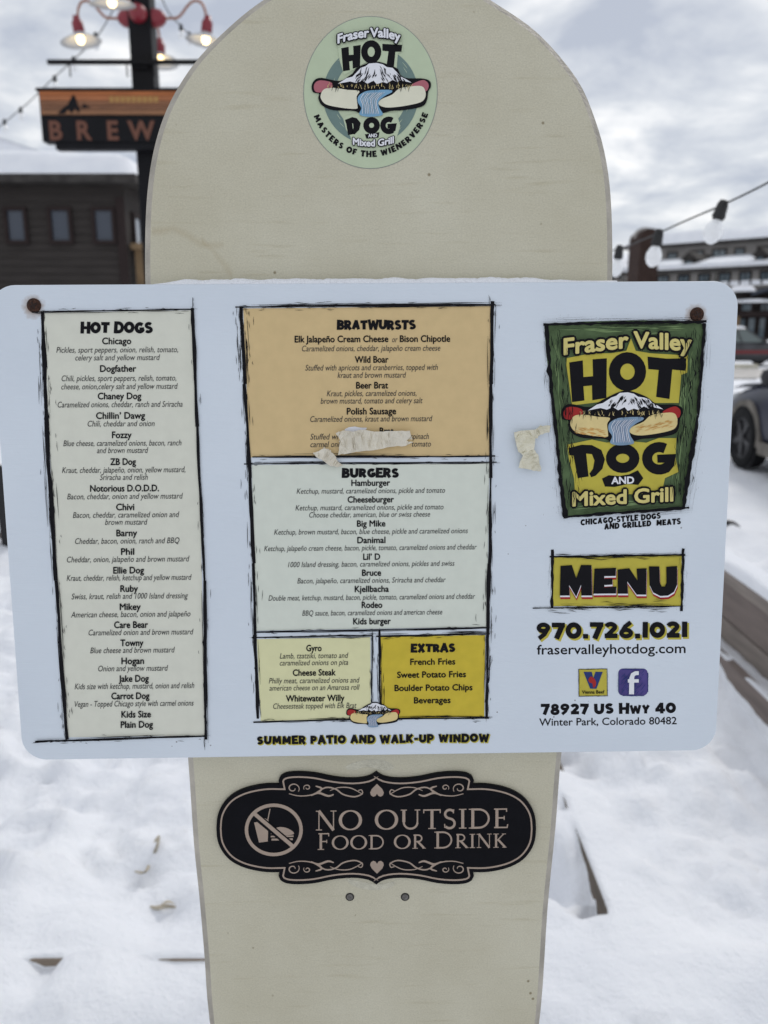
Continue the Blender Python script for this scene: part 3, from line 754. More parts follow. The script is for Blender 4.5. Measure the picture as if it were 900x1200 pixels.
# yellow cloud behind the lettering
YL = Art(SIGN, Z3 + 1e-4, CR)
YL.poly([(180, 285), (300, 262), (390, 262), (465, 250), (487, 190), (510, 250), (580, 262), (760, 272), (756, 355), (728, 365), (716, 500), (560, 500), (470, 440), (380, 490), (205, 512), (178, 320)])
YL.build('yellow_cloud', INK['yellow'], LG)
YL = Art(SIGN, Z3 + 1e-4, CR)
YL.poly([(180, 700), (300, 675), (370, 690), (450, 680), (560, 690), (620, 668), (705, 668), (700, 760), (715, 830), (650, 860), (640, 905), (560, 935), (350, 940), (220, 950), (215, 862), (190, 770)])
YLo = YL.build('yellow_cloud', INK['yellow'], LG)
H = Art(SIGN, Z4, CR)
H.poly([(191, 306), (256, 296), (259, 376), (305, 372), (303, 291), (371, 286), (369, 476), (302, 487), (300, 416), (259, 420), (264, 488), (205, 496)])
H.strip(arc(470, 350, 62, 66, 0, 345, 22) , 54, True)
H.poly([(566, 278), (658, 288), (752, 286), (746, 346), (684, 340), (671, 481), (607, 471), (620, 342), (570, 338)])
H.build('hot_lettering', INK['black'], LG)
H = Art(SIGN, Z4, CR)
H.poly([(188, 716), (250, 700), (300, 702), (345, 725), (362, 770), (350, 815), (318, 848), (296, 856), (288, 838), (305, 815), (312, 775), (300, 745), (272, 742), (284, 852), (232, 860), (212, 752), (192, 750)])
H.strip(arc(447, 765, 56, 46, 0, 345, 22), 48, True)
H.strip(arc(622, 765, 58, 54, 52, 300, 16)[::-1], 48)
H.poly([(612, 748), (702, 744), (694, 800), (668, 832), (640, 838), (640, 796), (648, 786), (614, 786)])
# the G's arc opens to the upper right: strokes are drawn in pixels, where y points down
Ho = H.build('dog_lettering', INK['black'], LG)
def on_crop(x0, x1, y0, y1):       # baseline from (x0,y0) to (x1,y1)
    return dict(x0=x0, x1=x1, yb=(y0 + y1) / 2, slope=(y1 - y0) / (x1 - x0))
def outlined(plane, z, crop, txt, cap, ink_fill, ink_line, parent, name, grow, x0, x1, y0, y1, bold=.045, fn=None):
    o = Art(plane, z, crop); o.text(txt, x0, x1, (y0 + y1) / 2, cap, slope=(y1 - y0) / (x1 - x0), fn=fn, grow=cap * grow)
    ol = o.build(name, ink_line, parent)
    t = Art(plane, z + 3.5e-4, crop); t.text(txt, x0, x1, (y0 + y1) / 2, cap, slope=(y1 - y0) / (x1 - x0), fn=fn, grow=cap * bold)
    t.build(name + '_fill', ink_fill, ol); return ol
def bend(x0, x1, h):
    return lambda x, y: (x, y - h * math.sin(math.pi * max(0, min(1, (x - x0) / (x1 - x0)))))
hot_dog(LG, SIGN, Z4 + 2e-4, lambda x, y: (620 + x / 4.0909, 350 + y / 4.0909))
outlined(SIGN, Z5 + 6e-4, CR, 'Fraser', 74, INK['pale'], INK['black'], LG, 'town_lettering', .2, 166, 470, 268, 234, .05)
outlined(SIGN, Z5 + 6e-4, CR, 'Valley', 74, INK['pale'], INK['black'], LG, 'valley_lettering', .2, 500, 772, 234, 250, .05)
outlined(SIGN, Z5 + 6e-4, CR, 'Mixed Grill', 64, INK['pale'], INK['black'], LG, 'grill_lettering', .2, 207, 684, 992, 968, .05)
bn = Art(SIGN, Z4, CR).poly([(348, 862), (380, 846), (430, 850), (478, 842), (520, 822), (546, 860), (522, 892), (470, 888), (410, 902), (362, 900)]).build('ribbon', INK['black'], LG)
Art(SIGN, Z5, CR).text('AND', 394, 500, 886, 32, grow=1.6, slope=-.02).build('ribbon_lettering', INK['white'], bn)
cs = Art(SIGN, Z1)
fat(cs, 'CHICAGO-STYLE DOGS', 680.5, 774, 611.5, 6.6, slope=-.085, gap=.11, seed=8, grow=.35)
fat(cs, 'AND GRILLED  MEATS', 708, 797.5, 617.2, 6.6, slope=-.07, gap=.11, seed=9, grow=.35)
cs.build('tagline', INK['black'], SG)

# ---- MENU block
CM = (600, 600, 3.75)
MN = Art(SIGN, Z1, CM).poly([(178, 196), (745, 190), (748, 412), (180, 414)]).build('menu_title', INK['yellow'], SG)
a = Art(SIGN, Z2, CM)
for p, q, w, n in (((176, 165), (176, 420), 13, 9), ((752, 160), (744, 435), 14, 12), ((165, 196), (760, 188), 9, 22), ((90, 422), (750, 412), 5, 24)):
    a.sketch(p, q, w, n=n, spread=1.1, over=14, jit=3)
for k in range(46):
    x = random.uniform(150, 640); y = random.gauss(417, 13); l = random.uniform(30, 120); s_ = random.uniform(-9, 9)
    a.strip([(x, y), (x + l * .5, y + s_ * .4 + random.uniform(-3, 3)), (x + l, y + s_)], [.4, random.uniform(1.2, 3.6), .4])
for k in range(26):
    x = random.uniform(185, 700); y = random.gauss(194, 5); l = random.uniform(40, 110)
    a.strip([(x, y), (x + l * .5, y + random.uniform(-3, 3)), (x + l, y + random.uniform(-3, 3))], [.4, random.uniform(1.5, 5), .4])
a.build('inked_border', INK['black'], MN)
def menu_letters(art, dx=0, dy=0):
    S = lambda pts: art.poly([(x + dx, y + dy) for x, y in pts])
    S([(212, 236), (262, 232), (281, 290), (302, 232), (348, 232), (351, 366), (303, 366), (302, 318), (281, 372), (250, 320), (252, 366), (209, 366)])
    S([(361, 248), (456, 244), (454, 280), (404, 281), (404, 292), (440, 291), (440, 318), (404, 320), (405, 330), (457, 326), (456, 357), (356, 358)])
    S([(463, 252), (514, 246), (550, 300), (546, 248), (590, 246), (588, 362), (546, 362), (505, 304), (508, 358), (463, 358)])
    S([(600, 238), (646, 238), (648, 308), (656, 326), (670, 326), (677, 310), (676, 240), (724, 236), (724, 318), (710, 350), (684, 366), (650, 368), (618, 352), (603, 320)])
    return art
r = menu_letters(Art(SIGN, Z3, CM), 3, 16).build('red_shadow', INK['red'], MN)
menu_letters(Art(SIGN, Z3 + 1.5e-4, CM), 1, 7).build('white_edge', INK['white'], MN)
menu_letters(Art(SIGN, Z4, CM)).build('menu_lettering', INK['black'], MN)
ph = fat(Art(SIGN, Z1), '970.726.1021', 628.5, 806, 747.4, 18.0, grow=1.5, dx=1.8, dy=1.9, jig=.03, seed=12, gap=.05).build('phone_number', INK['yellow'], SG)
fat(Art(SIGN, Z2), '970.726.1021', 628.5, 806, 747.4, 18.0, jig=.03, seed=12, gap=.05, grow=.7).build('phone_lettering', INK['black'], ph)
Art(SIGN, Z1).text('fraservalleyhotdog.com', 629.3, 803.2, 766, 11.0, grow=.22).build('web_address', INK['black'], SG)
fat(Art(SIGN, Z1), '78927 US Hwy 40', 634, 792, 836.3, 11.8, jig=.03, seed=5, gap=.06, small=.8, grow=.7).build('street_address', INK['black'], SG)
Art(SIGN, Z1).text('Winter Park, Colorado 80482', 632, 792.8, 849.5, 8.4, grow=.18).build('town_address', INK['black'], SG)
# two small badges
b1 = Art(SIGN, Z1, CM).poly([(294, 692), (416, 690), (418, 806), (295, 808)]).build('sausage_maker_badge', INK['yellow'], SG)
a = Art(SIGN, Z2, CM)
for p, q in (((293, 690), (418, 689)), ((418, 689), (419, 808)), ((293, 690), (294, 809)), ((292, 809), (420, 807))): a.sketch(p, q, 3, n=5, over=5, jit=1)
a.build('inked_border', INK['black'], b1)
Art(SIGN, Z2, CM).poly([(314, 702), (350, 702), (357, 730), (366, 702), (398, 702), (371, 776), (343, 776)]).build('letter_mark', INK['navy'], b1)
Art(SIGN, Z3, CM).poly(catmull([(335, 735), (345, 722), (358, 728), (368, 745), (366, 764), (356, 770), (352, 752), (340, 748)], 4, True)).build('red_sausage', INK['red'], b1)
Art(SIGN, Z3, CM).text('Vienna Beef', 307, 405, 797, 14, grow=.5).build('badge_lettering', INK['black'], b1)
rr = []
for cx, cy, a0 in ((577, 707, 270), (577, 787, 0), (486, 787, 90), (486, 707, 180)): rr += arc(cx, cy, 19, 19, a0, a0 + 90, 6)
b2 = Art(SIGN, Z1, CM).poly(rr).build('social_media_badge', INK['purple'], SG)
a = Art(SIGN, Z2, CM)
for k in range(70):
    x, y = random.uniform(470, 575), random.uniform(690, 785); l = random.uniform(10, 26)
    a.strip([(x, y + l), (x + l * .5, y + l * .4), (x + l * .85, y)], [.5, 2.4, .5])
for p, q in (((484, 689), (580, 689)), ((596, 705), (596, 790)), ((467, 705), (467, 790)), ((484, 806), (580, 806))): a.sketch(p, q, 3, n=6, over=5, jit=1.5)
a.build('hatching', INK['navy'], b2)
f_ = Art(SIGN, Z3, CM); f_.strip([(524, 800), (525, 730), (530, 714), (542, 707), (556, 707)], [22, 21, 18, 17, 17]); f_.strip([(508, 741), (556, 741)], 15)
f_.build('badge_letter', INK['white'], b2)
# little hot dog on the divider
hot_dog(SG, SIGN, Z3, lambda x, y: (405.5 + (x - 150) * .1085, 820 + (y - 420) * .112), crust=False)

# ================================================================ round sticker on the board
ST = empty('round_sticker', matrix=BOARD.matrix())
tag(ST, 'oval pale green hot dog sticker near the rounded top of the board', 'sticker')
CS = (340, 0, 4.737)
def ellpts(cx, cy, rx, ry, n=72): return [(cx + rx * math.cos(2 * math.pi * i / n), cy + ry * math.sin(2 * math.pi * i / n)) for i in range(n)]
Art(BOARD, 2e-4, CS).poly(ellpts(446, 514, 373, 424)).build('sticker_edge', mat('sticker_edge', (.25, .27, .24), .5), ST)
Art(BOARD, 3e-4, CS).poly(ellpts(446, 514, 369, 420)).build('sticker_ground', INK['sage'], ST)
ringp = Art(BOARD, 5e-4, CS)
ringp.strip(ellpts(447, 528, 232, 240), 66, True)
ring_o = ringp.build('teal_ring', INK['teal'], ST)
a = Art(BOARD, 6e-4, CS)
for k in range(26):
    t = random.uniform(0, 6.28); r_ = random.uniform(.88, 1.12)
    a.strip([(447 + 232 * r_ * math.cos(t + d), 528 + 240 * r_ * math.sin(t + d)) for d in (0, .06, .12, .18)], [.5, 2.5, 2.5, .5])
a.build('ring_scratches', INK['sage'], ring_o)
gz = 8e-4
hl = Art(BOARD, gz, CS)
hl.poly([(262, 250), (300, 235), (440, 205), (620, 235), (628, 285), (598, 300), (590, 400), (450, 330), (300, 420), (275, 340)])
hl.build('lettering_ground', INK['sage'], ST); hl = Art(BOARD, gz, CS)
hl.poly([(292, 650), (380, 630), (590, 630), (612, 700), (590, 770), (575, 800), (345, 812), (335, 760), (310, 720)])
hl.build('lettering_ground', INK['sage'], ST)
W = Art(BOARD, gz + 1e-4, CS)
def hot_word(dst):
    dst.poly([(284, 270), (325, 262), (327, 308), (352, 306), (350, 258), (392, 252), (388, 372), (348, 384), (346, 340), (328, 344), (332, 392), (294, 398)])
    dst.strip(arc(450, 290, 38, 46, 0, 345, 22), 36, True)
    dst.poly([(512, 246), (622, 252), (618, 290), (584, 290), (576, 372), (536, 360), (546, 288), (512, 284)])
    return dst
def dog_word(dst):
    dst.poly([(304, 668), (345, 652), (370, 658), (392, 685), (384, 722), (358, 748), (340, 744), (352, 712), (350, 690), (344, 684), (352, 746), (322, 752), (312, 690)])
    dst.strip(arc(452, 698, 30, 30, 0, 345, 20), 32, True)
    dst.strip(arc(548, 698, 33, 34, 50, 305, 14)[::-1], 30); dst.poly([(540, 690), (592, 686), (584, 728), (560, 740), (558, 716), (541, 714)])
    return dst
W2 = Art(BOARD, gz + 1e-4, CS)
hot_word(W).build('hot_lettering', INK['black'], ST); dog_word(W2).build('dog_lettering', INK['black'], ST)
hot_dog(ST, BOARD, gz + 3e-4, lambda x, y: (340 + (132 + (x - 163) * 1.135) / 4.737, (395 + (y - 505) * 1.10 - (20 if y < 480 else 0) + 40) / 4.737), ends='pink', bun='ivory', water='sky', crust=False)
outlined(BOARD, gz + 1.4e-3, CS, 'Fraser', 48, INK['white'], INK['black'], ST, 'town_lettering', .2, 266, 436, 248, 212, .055, fn=bend(266, 436, 6))
outlined(BOARD, gz + 1.4e-3, CS, 'Valley', 48, INK['white'], INK['black'], ST, 'valley_lettering', .2, 446, 610, 212, 236, .055, fn=bend(446, 610, 8))
rb = Art(BOARD, gz + 2e-4, CS).poly([(415, 748), (450, 742), (496, 736), (490, 766), (455, 770), (424, 772)]).build('ribbon', INK['black'], ST)
Art(BOARD, gz + 4e-4, CS).text('AND', 434, 482, 764, 18, grow=1, slope=-.05).build('ribbon_lettering', INK['white'], rb)
outlined(BOARD, gz + 5e-4, CS, 'Mixed Grill', 36, INK['white'], INK['black'], ST, 'grill_lettering', .2, 350, 574, 819, 811, .055, fn=lambda x, y: (x, y - 14 * ((x - 462) / 112) ** 2))
ar = Art(BOARD, 5e-4, CS)
txt = 'MASTERS OF THE WIENERVERSE'
def on_ring(x, y):           # x 0..1 along the lower arc, y up from the baseline
    t = R(160 - 140 * x); return t
def ringfn(X, Y):
    t = R(157.5 - 137 * X / 1000); r1 = 1 + Y / 400
    return (446 + 352 * r1 * math.cos(t) * .985, 506 + 378 * r1 * math.sin(t) * .985)
def ringfn2(X, Y): return ringfn(X, Y - 6)
fat(ar, txt, 0, 1000, 0, 36, slope=0, jig=.02, seed=3, fn=ringfn2, gap=.16)
ar.build('rim_lettering', INK['black'], ST)

# ================================================================ black plaque
PQ_PLANE = BOARD.shifted(.0035)
PQ = empty('plaque', matrix=PQ_PLANE.matrix())
tag(PQ, 'ornate black plaque forbidding outside food or drink, mounted below the menu sign', 'plaque')
CP = (240, 890, 2.25)
def cp(p): return PQ_PLANE.P(240 + p[0] / 2.25, 890 + p[1] / 2.25)
q1 = [(30, 183), (33, 150), (45, 122), (66, 98), (96, 81), (130, 71), (165, 66), (196, 66), (194, 56), (199, 45), (214, 37), (245, 34), (290, 37), (340, 47), (390, 51), (430, 46), (453, 33)]
def mirror4(q, cx=452.0, cy=182.0):
    top = catmull(q[:8], 3) + q[8:9] + catmull(q[9:], 3)
    tr = [(2 * cx - x, y) for x, y in top[::-1]][1:]
    up_ = top + tr
    dn = [(x, 2 * cy - y) for x, y in up_[::-1]][1:-1]
    return up_ + dn
pq_px = mirror4(q1)
pq_uv = [cp(p) for p in pq_px]
PBLACK = mat('plaque_black', (.004, .004, .006), .35, var=.2, vscale=60, spec=.08)
ROSE = mat('plaque_rose', (.36, .275, .215), .5, var=.06, vscale=80)
plate(pq_uv, -.0033, 0, .0006, 2).build('plaque_body', PBLACK, PQ)
lp = [(x, y) for x, y in pq_px]
if area2(lp) < 0: lp = lp[::-1]
Art(PQ_PLANE, 1.5e-4, CP).strip(inset(lp, 12), 4.2, True).build('border_line', ROSE, PQ)
# no-food symbol
sy = Art(PQ_PLANE, 1.5e-4, CP)
sy.poly([(130, 166), (168, 160), (166, 216), (143, 219)]); sy.strip([(150, 152), (166, 160), (172, 130)], 2.5)
sy.poly(catmull([(174, 196), (182, 184), (196, 178), (214, 180), (230, 188), (234, 197), (205, 200)], 3, True)); sy.strip([(174, 203), (234, 202)], 4); sy.strip([(176, 211), (232, 210)], 5)
syo = sy.build('cup_and_burger', ROSE, PQ)
Art(PQ_PLANE, 3e-4, CP).strip([(122, 138), (240, 236)], 20).build('slash_gap', PBLACK, syo)
pc = Art(PQ_PLANE, 4e-4, CP); pc.strip(ellpts(182, 185, 72, 65, 48), 9, True); pc.strip([(128, 140), (234, 230)], 10)
pc.build('prohibition_ring', ROSE, PQ)
# serif capitals: thick and thin strokes with serifs
a_, b_, c_ = .15, .055, .05
def serif(x, y, w=.26): return ([(x - w / 2, y), (x + w / 2, y)], c_)
SF = {
 'N': (.88, [([(.13, 0), (.13, 1)], b_), ([(.75, 0), (.75, 1)], b_), ([(.12, 1), (.75, .0)], a_), serif(.13, .025), serif(.75, .975), serif(.1, .975, .2)]),
 'O': (1.0, [(arc(.5, .5, .43, .475, 0, 360, 28), None)]),
 'U': (.88, [([(.15, 1), (.15, .36)], a_), ([(.15, .36)] + arc(.44, .34, .29, .31, 180, 360, 12), .1), ([(.73, .34), (.73, 1)], b_ + .02), serif(.15, .975), serif(.73, .975, .24)]),
 'T': (.76, [([(.38, 0), (.38, 1)], a_), ([(.03, .965), (.73, .965)], .07), serif(.38, .025, .32), ([(.03, .8), (.03, 1)], b_), ([(.73, .8), (.73, 1)], b_)]),
 'S': (.58, [(arc(.29, .745, .2, .215, 40, 250, 12) + arc(.28, .27, .215, .24, 75, -140, 12), .12), ([(.44, .78), (.46, .98)], b_), ([(.08, .05), (.07, .25)], b_)]),
 'I': (.34, [([(.17, 0), (.17, 1)], a_), serif(.17, .025, .32), serif(.17, .975, .32)]),
 'D': (.94, [([(.17, 0), (.17, 1)], a_), ([(.1, .965), (.4, .965)] + arc(.42, .5, .43, .465, 90, -90, 18) + [(.1, .035)], .10), serif(.12, .025, .24), serif(.12, .975, .24)]),
 'E': (.66, [([(.17, 0), (.17, 1)], a_), ([(.05, .965), (.58, .965)], .07), ([(.17, .52), (.48, .52)], .07), ([(.05, .035), (.6, .035)], .07), ([(.58, 1), (.58, .82)], b_), ([(.6, 0), (.63, .2)], b_), ([(.48, .42), (.48, .62)], b_)]),
 'F': (.62, [([(.17, 0), (.17, 1)], a_), ([(.05, .965), (.56, .965)], .07), ([(.17, .5), (.46, .5)], .07), serif(.17, .025, .32), ([(.56, 1), (.56, .8)], b_), ([(.46, .4), (.46, .6)], b_)]),
 'R': (.76, [([(.17, 0), (.17, 1)], a_), ([(.08, .965), (.32, .965)] + arc(.34, .735, .22, .23, 90, -90, 10) + [(.17, .505)], .10), ([(.33, .5), (.7, .03)], a_), serif(.17, .025, .32), ([(.6, .025), (.8, .025)], c_)]),
 'K': (.80, [([(.17, 0), (.17, 1)], a_), ([(.2, .48), (.62, .97)], b_ + .02), ([(.3, .56), (.7, .03)], a_), serif(.17, .025, .32), serif(.17, .975, .32), serif(.66, .025, .26), serif(.63, .975, .24)]),
 ' ': (.36, [])}
def serif_text(art, items, x0, x1, yb, slope):
    """items: list of (char, cap height)"""
    x = 0; pos = []
    for ch, h in items: pos.append(x); x += SF[ch][0] * h + .09 * h
    k = (x1 - x0) / x
    for (ch, h), gx in zip(items, pos):
        for pts, w in SF[ch][1]:
            closed = len(pts) > 4 and math.dist(pts[0], pts[-1]) < 1e-6
            if closed: pts = pts[:-1]
            q = []
            for (a, b) in pts:
                X = x0 + (gx + a * h) * k; q.append((X, yb + (X - x0) * slope - b * h))
            if w is None: ww = [h * (.065 + .10 * abs(math.cos(2 * math.pi * i / len(pts))) ** 1.3) for i in range(len(pts))]
            else: ww = w * h
            art.strip(q, ww, closed)
sl = -.013
t1 = Art(PQ_PLANE, 1.5e-4, CP); serif_text(t1, [(c, 52) for c in 'NO OUTSIDE'], 293, 806, 187, sl)
serif_text(t1, [(c, 44 if c in 'FD' and i in (0, 8) else 37) for i, c in enumerate('FOOD OR DRINK')], 297, 800, 238, sl)
t1.build('warning_lettering', ROSE, PQ)
def spiral(cx, cy, r0, r1, a0, turns, n=22):
    return [(cx + (r0 + (r1 - r0) * i / n) * math.cos(R(a0 + 360 * turns * i / n)), cy + (r0 + (r1 - r0) * i / n) * math.sin(R(a0 + 360 * turns * i / n)) * .85) for i in range(n + 1)]
for sx in (-1, 1):
    for sy_ in (-1, 1):
        sc_ = Art(PQ_PLANE, 1.5e-4, CP)
        fx = lambda p: (452 + sx * (452 - p[0]), 182 + sy_ * (182 - p[1]) * 1.0)
        for pts, w in ((spiral(233, 76, 5, 17, 0, 1.1), 2.6), (spiral(270, 74, 3, 10, 180, -1.1), 2.4),
                       (catmull([(222, 90), (250, 96), (285, 92), (318, 74), (345, 78), (365, 92), (395, 98), (415, 90), (413, 80), (404, 82)], 4), 3.2),
                       (catmull([(280, 95), (300, 88), (325, 96), (340, 92)], 4), 4.5), (catmull([(330, 82), (352, 74), (380, 74), (400, 82), (416, 92)], 4), 2.4), (catmull([(292, 70), (308, 76), (300, 88)], 3), 4)):
            q = [fx(p) for p in pts]; n = len(q)
            sc_.strip(q, [w * (.45 + .75 * math.sin(math.pi * (.08 + .84 * i / (n - 1)))) for i in range(n)])
        sc_.build('scrollwork', ROSE, PQ)
for sgn, cy in ((-1, 82), (1, 283)):
    h = [(0, -8), (4, -14), (10, -16), (16, -12), (18, -5), (14, 4), (7, 11), (0, 18), (-7, 11), (-14, 4), (-18, -5), (-16, -12), (-10, -16), (-4, -14)]
    Art(PQ_PLANE, 1.5e-4, CP).poly([(454 + x, cy + sgn * y) for x, y in h]).build('heart', ROSE, PQ)
# pale glue smears above and below the plaque are worn into the board as thin dried films
GLUE = mat('dried_glue', (.60, .57, .45), .35, var=.12, vscale=120, bump=.5, bscale=300)
for pts in ([(405, 898), (425, 891), (450, 891), (462, 899), (452, 903), (430, 899), (412, 903)], [(408, 1030), (440, 1036), (462, 1033), (458, 1040), (436, 1043), (414, 1038)]):
    Art(BOARD, 1.2e-4).poly(catmull(pts, 4, True)).build('glue_smear', GLUE, board)

# ================================================================ torn tape on the menu sign
def tape(name, label, crop, pts, m, lift, seed, curl=()):
    o = empty(name, matrix=SIGN.matrix()); o.location = SIGN.o
    tag(o, label, 'tape', 'torn tape scraps on the menu sign')
    px = [(crop[0] + x / crop[2], crop[1] + y / crop[2]) for x, y in pts]
    # rough the torn outline
    rnd = random.Random(seed); rough = []
    for i in range(len(px)):
        a, b = Vector(px[i]), Vector(px[(i + 1) % len(px)])
        for k in range(4):
            q = a.lerp(b, k / 4) + Vector((rnd.uniform(-.5, .5), rnd.uniform(-.5, .5))) * (0.3 if k == 0 else 1)
            rough.append(SIGN.P(q.x, q.y))
    bm = bmesh.new()
    f = bm.faces.new([bm.verts.new((u, v, 0)) for u, v in rough])
    if f.normal.z < 0 or area2(rough) < 0: bmesh.ops.reverse_faces(bm, faces=bm.faces[:])
    bmesh.ops.triangulate(bm, faces=bm.faces[:])
    for k in range(8):
        es = [e for e in bm.edges if e.calc_length() > .0052]
        if not es: break
        bmesh.ops.subdivide_edges(bm, edges=es, cuts=1)
        bmesh.ops.triangulate(bm, faces=[f for f in bm.faces if len(f.verts) > 3])
    for v in bm.verts:
        p = Vector((v.co.x * 95 + seed * 7, v.co.y * 130, seed))
        ridge = (1 - abs(noise.noise(p))) ** 4 + .7 * (1 - abs(noise.noise(p * 2.1))) ** 5
        z = .0019 + lift * (.7 * ridge + .3 * noise.noise(p * .5) + .25 + rnd.uniform(-.28, .45))
        for (cx, cy, rr_, hh) in curl:
            cu, cv = SIGN.P(crop[0] + cx / crop[2], crop[1] + cy / crop[2])
            d = math.hypot(v.co.x - cu, v.co.y - cv) / rr_
            if d < 1: z += hh * (1 - d) ** 2
        v.co.z = z
    me = bpy.data.meshes.new(name); bm.to_mesh(me); bm.free(); me.materials.append(m)
    w = link(bpy.data.objects.new('tape_film', me), o)
    md = w.modifiers.new('thick', 'SOLIDIFY'); md.thickness = .0009; md.offset = -1
    return o
TAPE = mat('masking_tape', (.70, .65, .54), .5, var=.08, vscale=60, bump=.15, bscale=300)
CT = (340, 480, 2.8125)
tape('tape_scrap', 'long crumpled strip of beige tape torn across the bratwursts list', CT, [(152, 78), (175, 68), (205, 72), (240, 66), (290, 72), (340, 70), (394, 70), (398, 96), (382, 100), (402, 108), (380, 118), (330, 122), (285, 130), (235, 136), (200, 142), (160, 148), (163, 118), (166, 100)], TAPE, .0034, 3, curl=((160, 75, .012, .002), (395, 85, .01, .0015)))
tape('tape_scrap', 'small torn scrap of beige tape hanging between bratwursts and burgers lists', CT, [(76, 142), (95, 136), (114, 124), (132, 134), (150, 152), (158, 170), (174, 184), (150, 187), (128, 182), (112, 166), (92, 158)], TAPE, .003, 5)
TAPE2 = mat('yellowed_tape', (.70, .665, .53), .5, var=.1, vscale=60, bump=.15, bscale=300)
tape('tape_scrap', 'curled yellowish tape scrap stuck on bare white panel beside the green logo', CT, [(735, 74), (765, 70), (800, 66), (822, 54), (850, 52), (846, 74), (822, 82), (806, 95), (800, 130), (816, 152), (822, 202), (790, 197), (750, 190), (762, 150), (742, 120)], TAPE2, .0036, 9, curl=((848, 55, .012, .004), (815, 190, .012, .003)))

# ================================================================ snow lying on the sign's top edge
def snow_material():
    m = bpy.data.materials.new('snow'); m.use_nodes = True; t = m.node_tree; b = t.nodes['Principled BSDF']
    b.inputs['Base Color'].default_value = (.86, .88, .92, 1); b.inputs['Roughness'].default_value = .75; b.inputs['Specular IOR Level'].default_value = .25
    co = N(t, 'ShaderNodeTexCoord')
    n1 = N(t, 'ShaderNodeTexNoise'); n1.inputs['Scale'].default_value = 22; n1.inputs['Detail'].default_value = 9; n1.inputs['Roughness'].default_value = .66
    t.links.new(co.outputs['Object'], n1.inputs['Vector'])
    bp = N(t, 'ShaderNodeBump'); bp.inputs['Strength'].default_value = .65; bp.inputs['Distance'].default_value = .025
    t.links.new(n1.outputs['Fac'], bp.inputs['Height']); t.links.new(bp.outputs[0], b.inputs['Normal'])
    n2 = N(t, 'ShaderNodeTexNoise'); n2.inputs['Scale'].default_value = 1.7; n2.inputs['Detail'].default_value = 5
    t.links.new(co.outputs['Object'], n2.inputs['Vector'])
    rp = N(t, 'ShaderNodeValToRGB'); rp.color_ramp.elements[0].position = .3; rp.color_ramp.elements[0].color = (.80, .82, .87, 1)
    rp.color_ramp.elements[1].position = .65; rp.color_ramp.elements[1].color = (.88, .895, .93, 1)
    t.links.new(n2.outputs['Fac'], rp.inputs[0]); t.links.new(rp.outputs[0], b.inputs['Base Color'])
    return m
SNOW = snow_material()
def fine_snow():
    m = bpy.data.materials.new('fine_snow'); m.use_nodes = True; t = m.node_tree; b = t.nodes['Principled BSDF']
    b.inputs['Base Color'].default_value = (.86, .87, .9, 1); b.inputs['Roughness'].default_value = .8
    co = N(t, 'ShaderNodeTexCoord'); n1 = N(t, 'ShaderNodeTexNoise'); n1.inputs['Scale'].default_value = 420; n1.inputs['Detail'].default_value = 4
    t.links.new(co.outputs['Object'], n1.inputs['Vector'])
    bp = N(t, 'ShaderNodeBump'); bp.inputs['Strength'].default_value = .8; bp.inputs['Distance'].default_value = .003
    t.links.new(n1.outputs['Fac'], bp.inputs['Height']); t.links.new(bp.outputs[0], b.inputs['Normal'])
    return m
FSNOW = fine_snow()
mb = MB(); n = 150; seg = 7
for i in range(n + 1):
    px = 178 + (724 - 178) * i / n
    u, v = SIGN.P(px, 331.5); v = v1
    t = i / n
    hgt = .0012 + .0048 * min(1, t * 14) * (1 if t < .80 else max(.25, 1 - (t - .80) * 6)) * (.8 + .35 * noise.noise((i * .16, 2, 0)) + .15 * noise.noise((i * .7, 5, 0)))
    for k in range(seg + 1):
        a = math.pi * k / seg
        z = -SIGN_T / 2 + (SIGN_T / 2 - .0012) * math.cos(a)
        mb.v.append((u, v - .0006 + hgt * (math.sin(a) ** .6 if k not in (0, seg) else 0), z + .0004 * noise.noise((i * .9, k, 8))))
for i in range(n):
    for k in range(seg):
        q = i * (seg + 1) + k; mb.f.append((q, q + 1, q + seg + 2, q + seg + 1))
mb.f.append(tuple(range(seg + 1))); mb.f.append(tuple(n * (seg + 1) + k for k in range(seg + 1))[::-1])
sr = mb.build('snow_ridge', FSNOW, None, True); sr.matrix_world = SIGN.matrix()
tag(sr, 'thin ridge of snow lying along the top edge of the menu sign', 'snow')

# ================================================================ snowy ground
YP = at_z(135, 1121, .02).y                   # half-buried plank across
XC = .602                                      # half-buried plank running away
XS = 1.48                                      # low step board on the right
XB = 1.60                                      # face of the low timber edging
def sstep(a, b, x):
    t = max(0, min(1, (x - a) / (b - a))); return t * t * (3 - 2 * t)
def interp(tab, x):
    if x <= tab[0][0]: return tab[0][1]
    for (a, p), (b, q) in zip(tab, tab[1:]):
        if x <= b: return p + (q - p) * (x - a) / (b - a)
    return tab[-1][1]
DIPA = [(at_z(p, 1122, .02).x, d) for p, d in ((10, -.03), (26, 0), (40, .018), (55, .036), (62, .03), (74, 0), (90, -.02), (125, -.035), (150, -.015), (162, .003), (185, .008), (205, .013), (245, .011), (300, -.01), (430, -.02))]
COVER = [(2.3, -.02), (3.0, .02), (3.15, .045), (3.28, .08), (3.38, .11), (3.44, .085), (3.52, .09), (3.6, .14), (4, .15), (6, .15)]
YC0, YC1 = at_z(716, 1056, .02).y, at_z(676, 962, .02).y
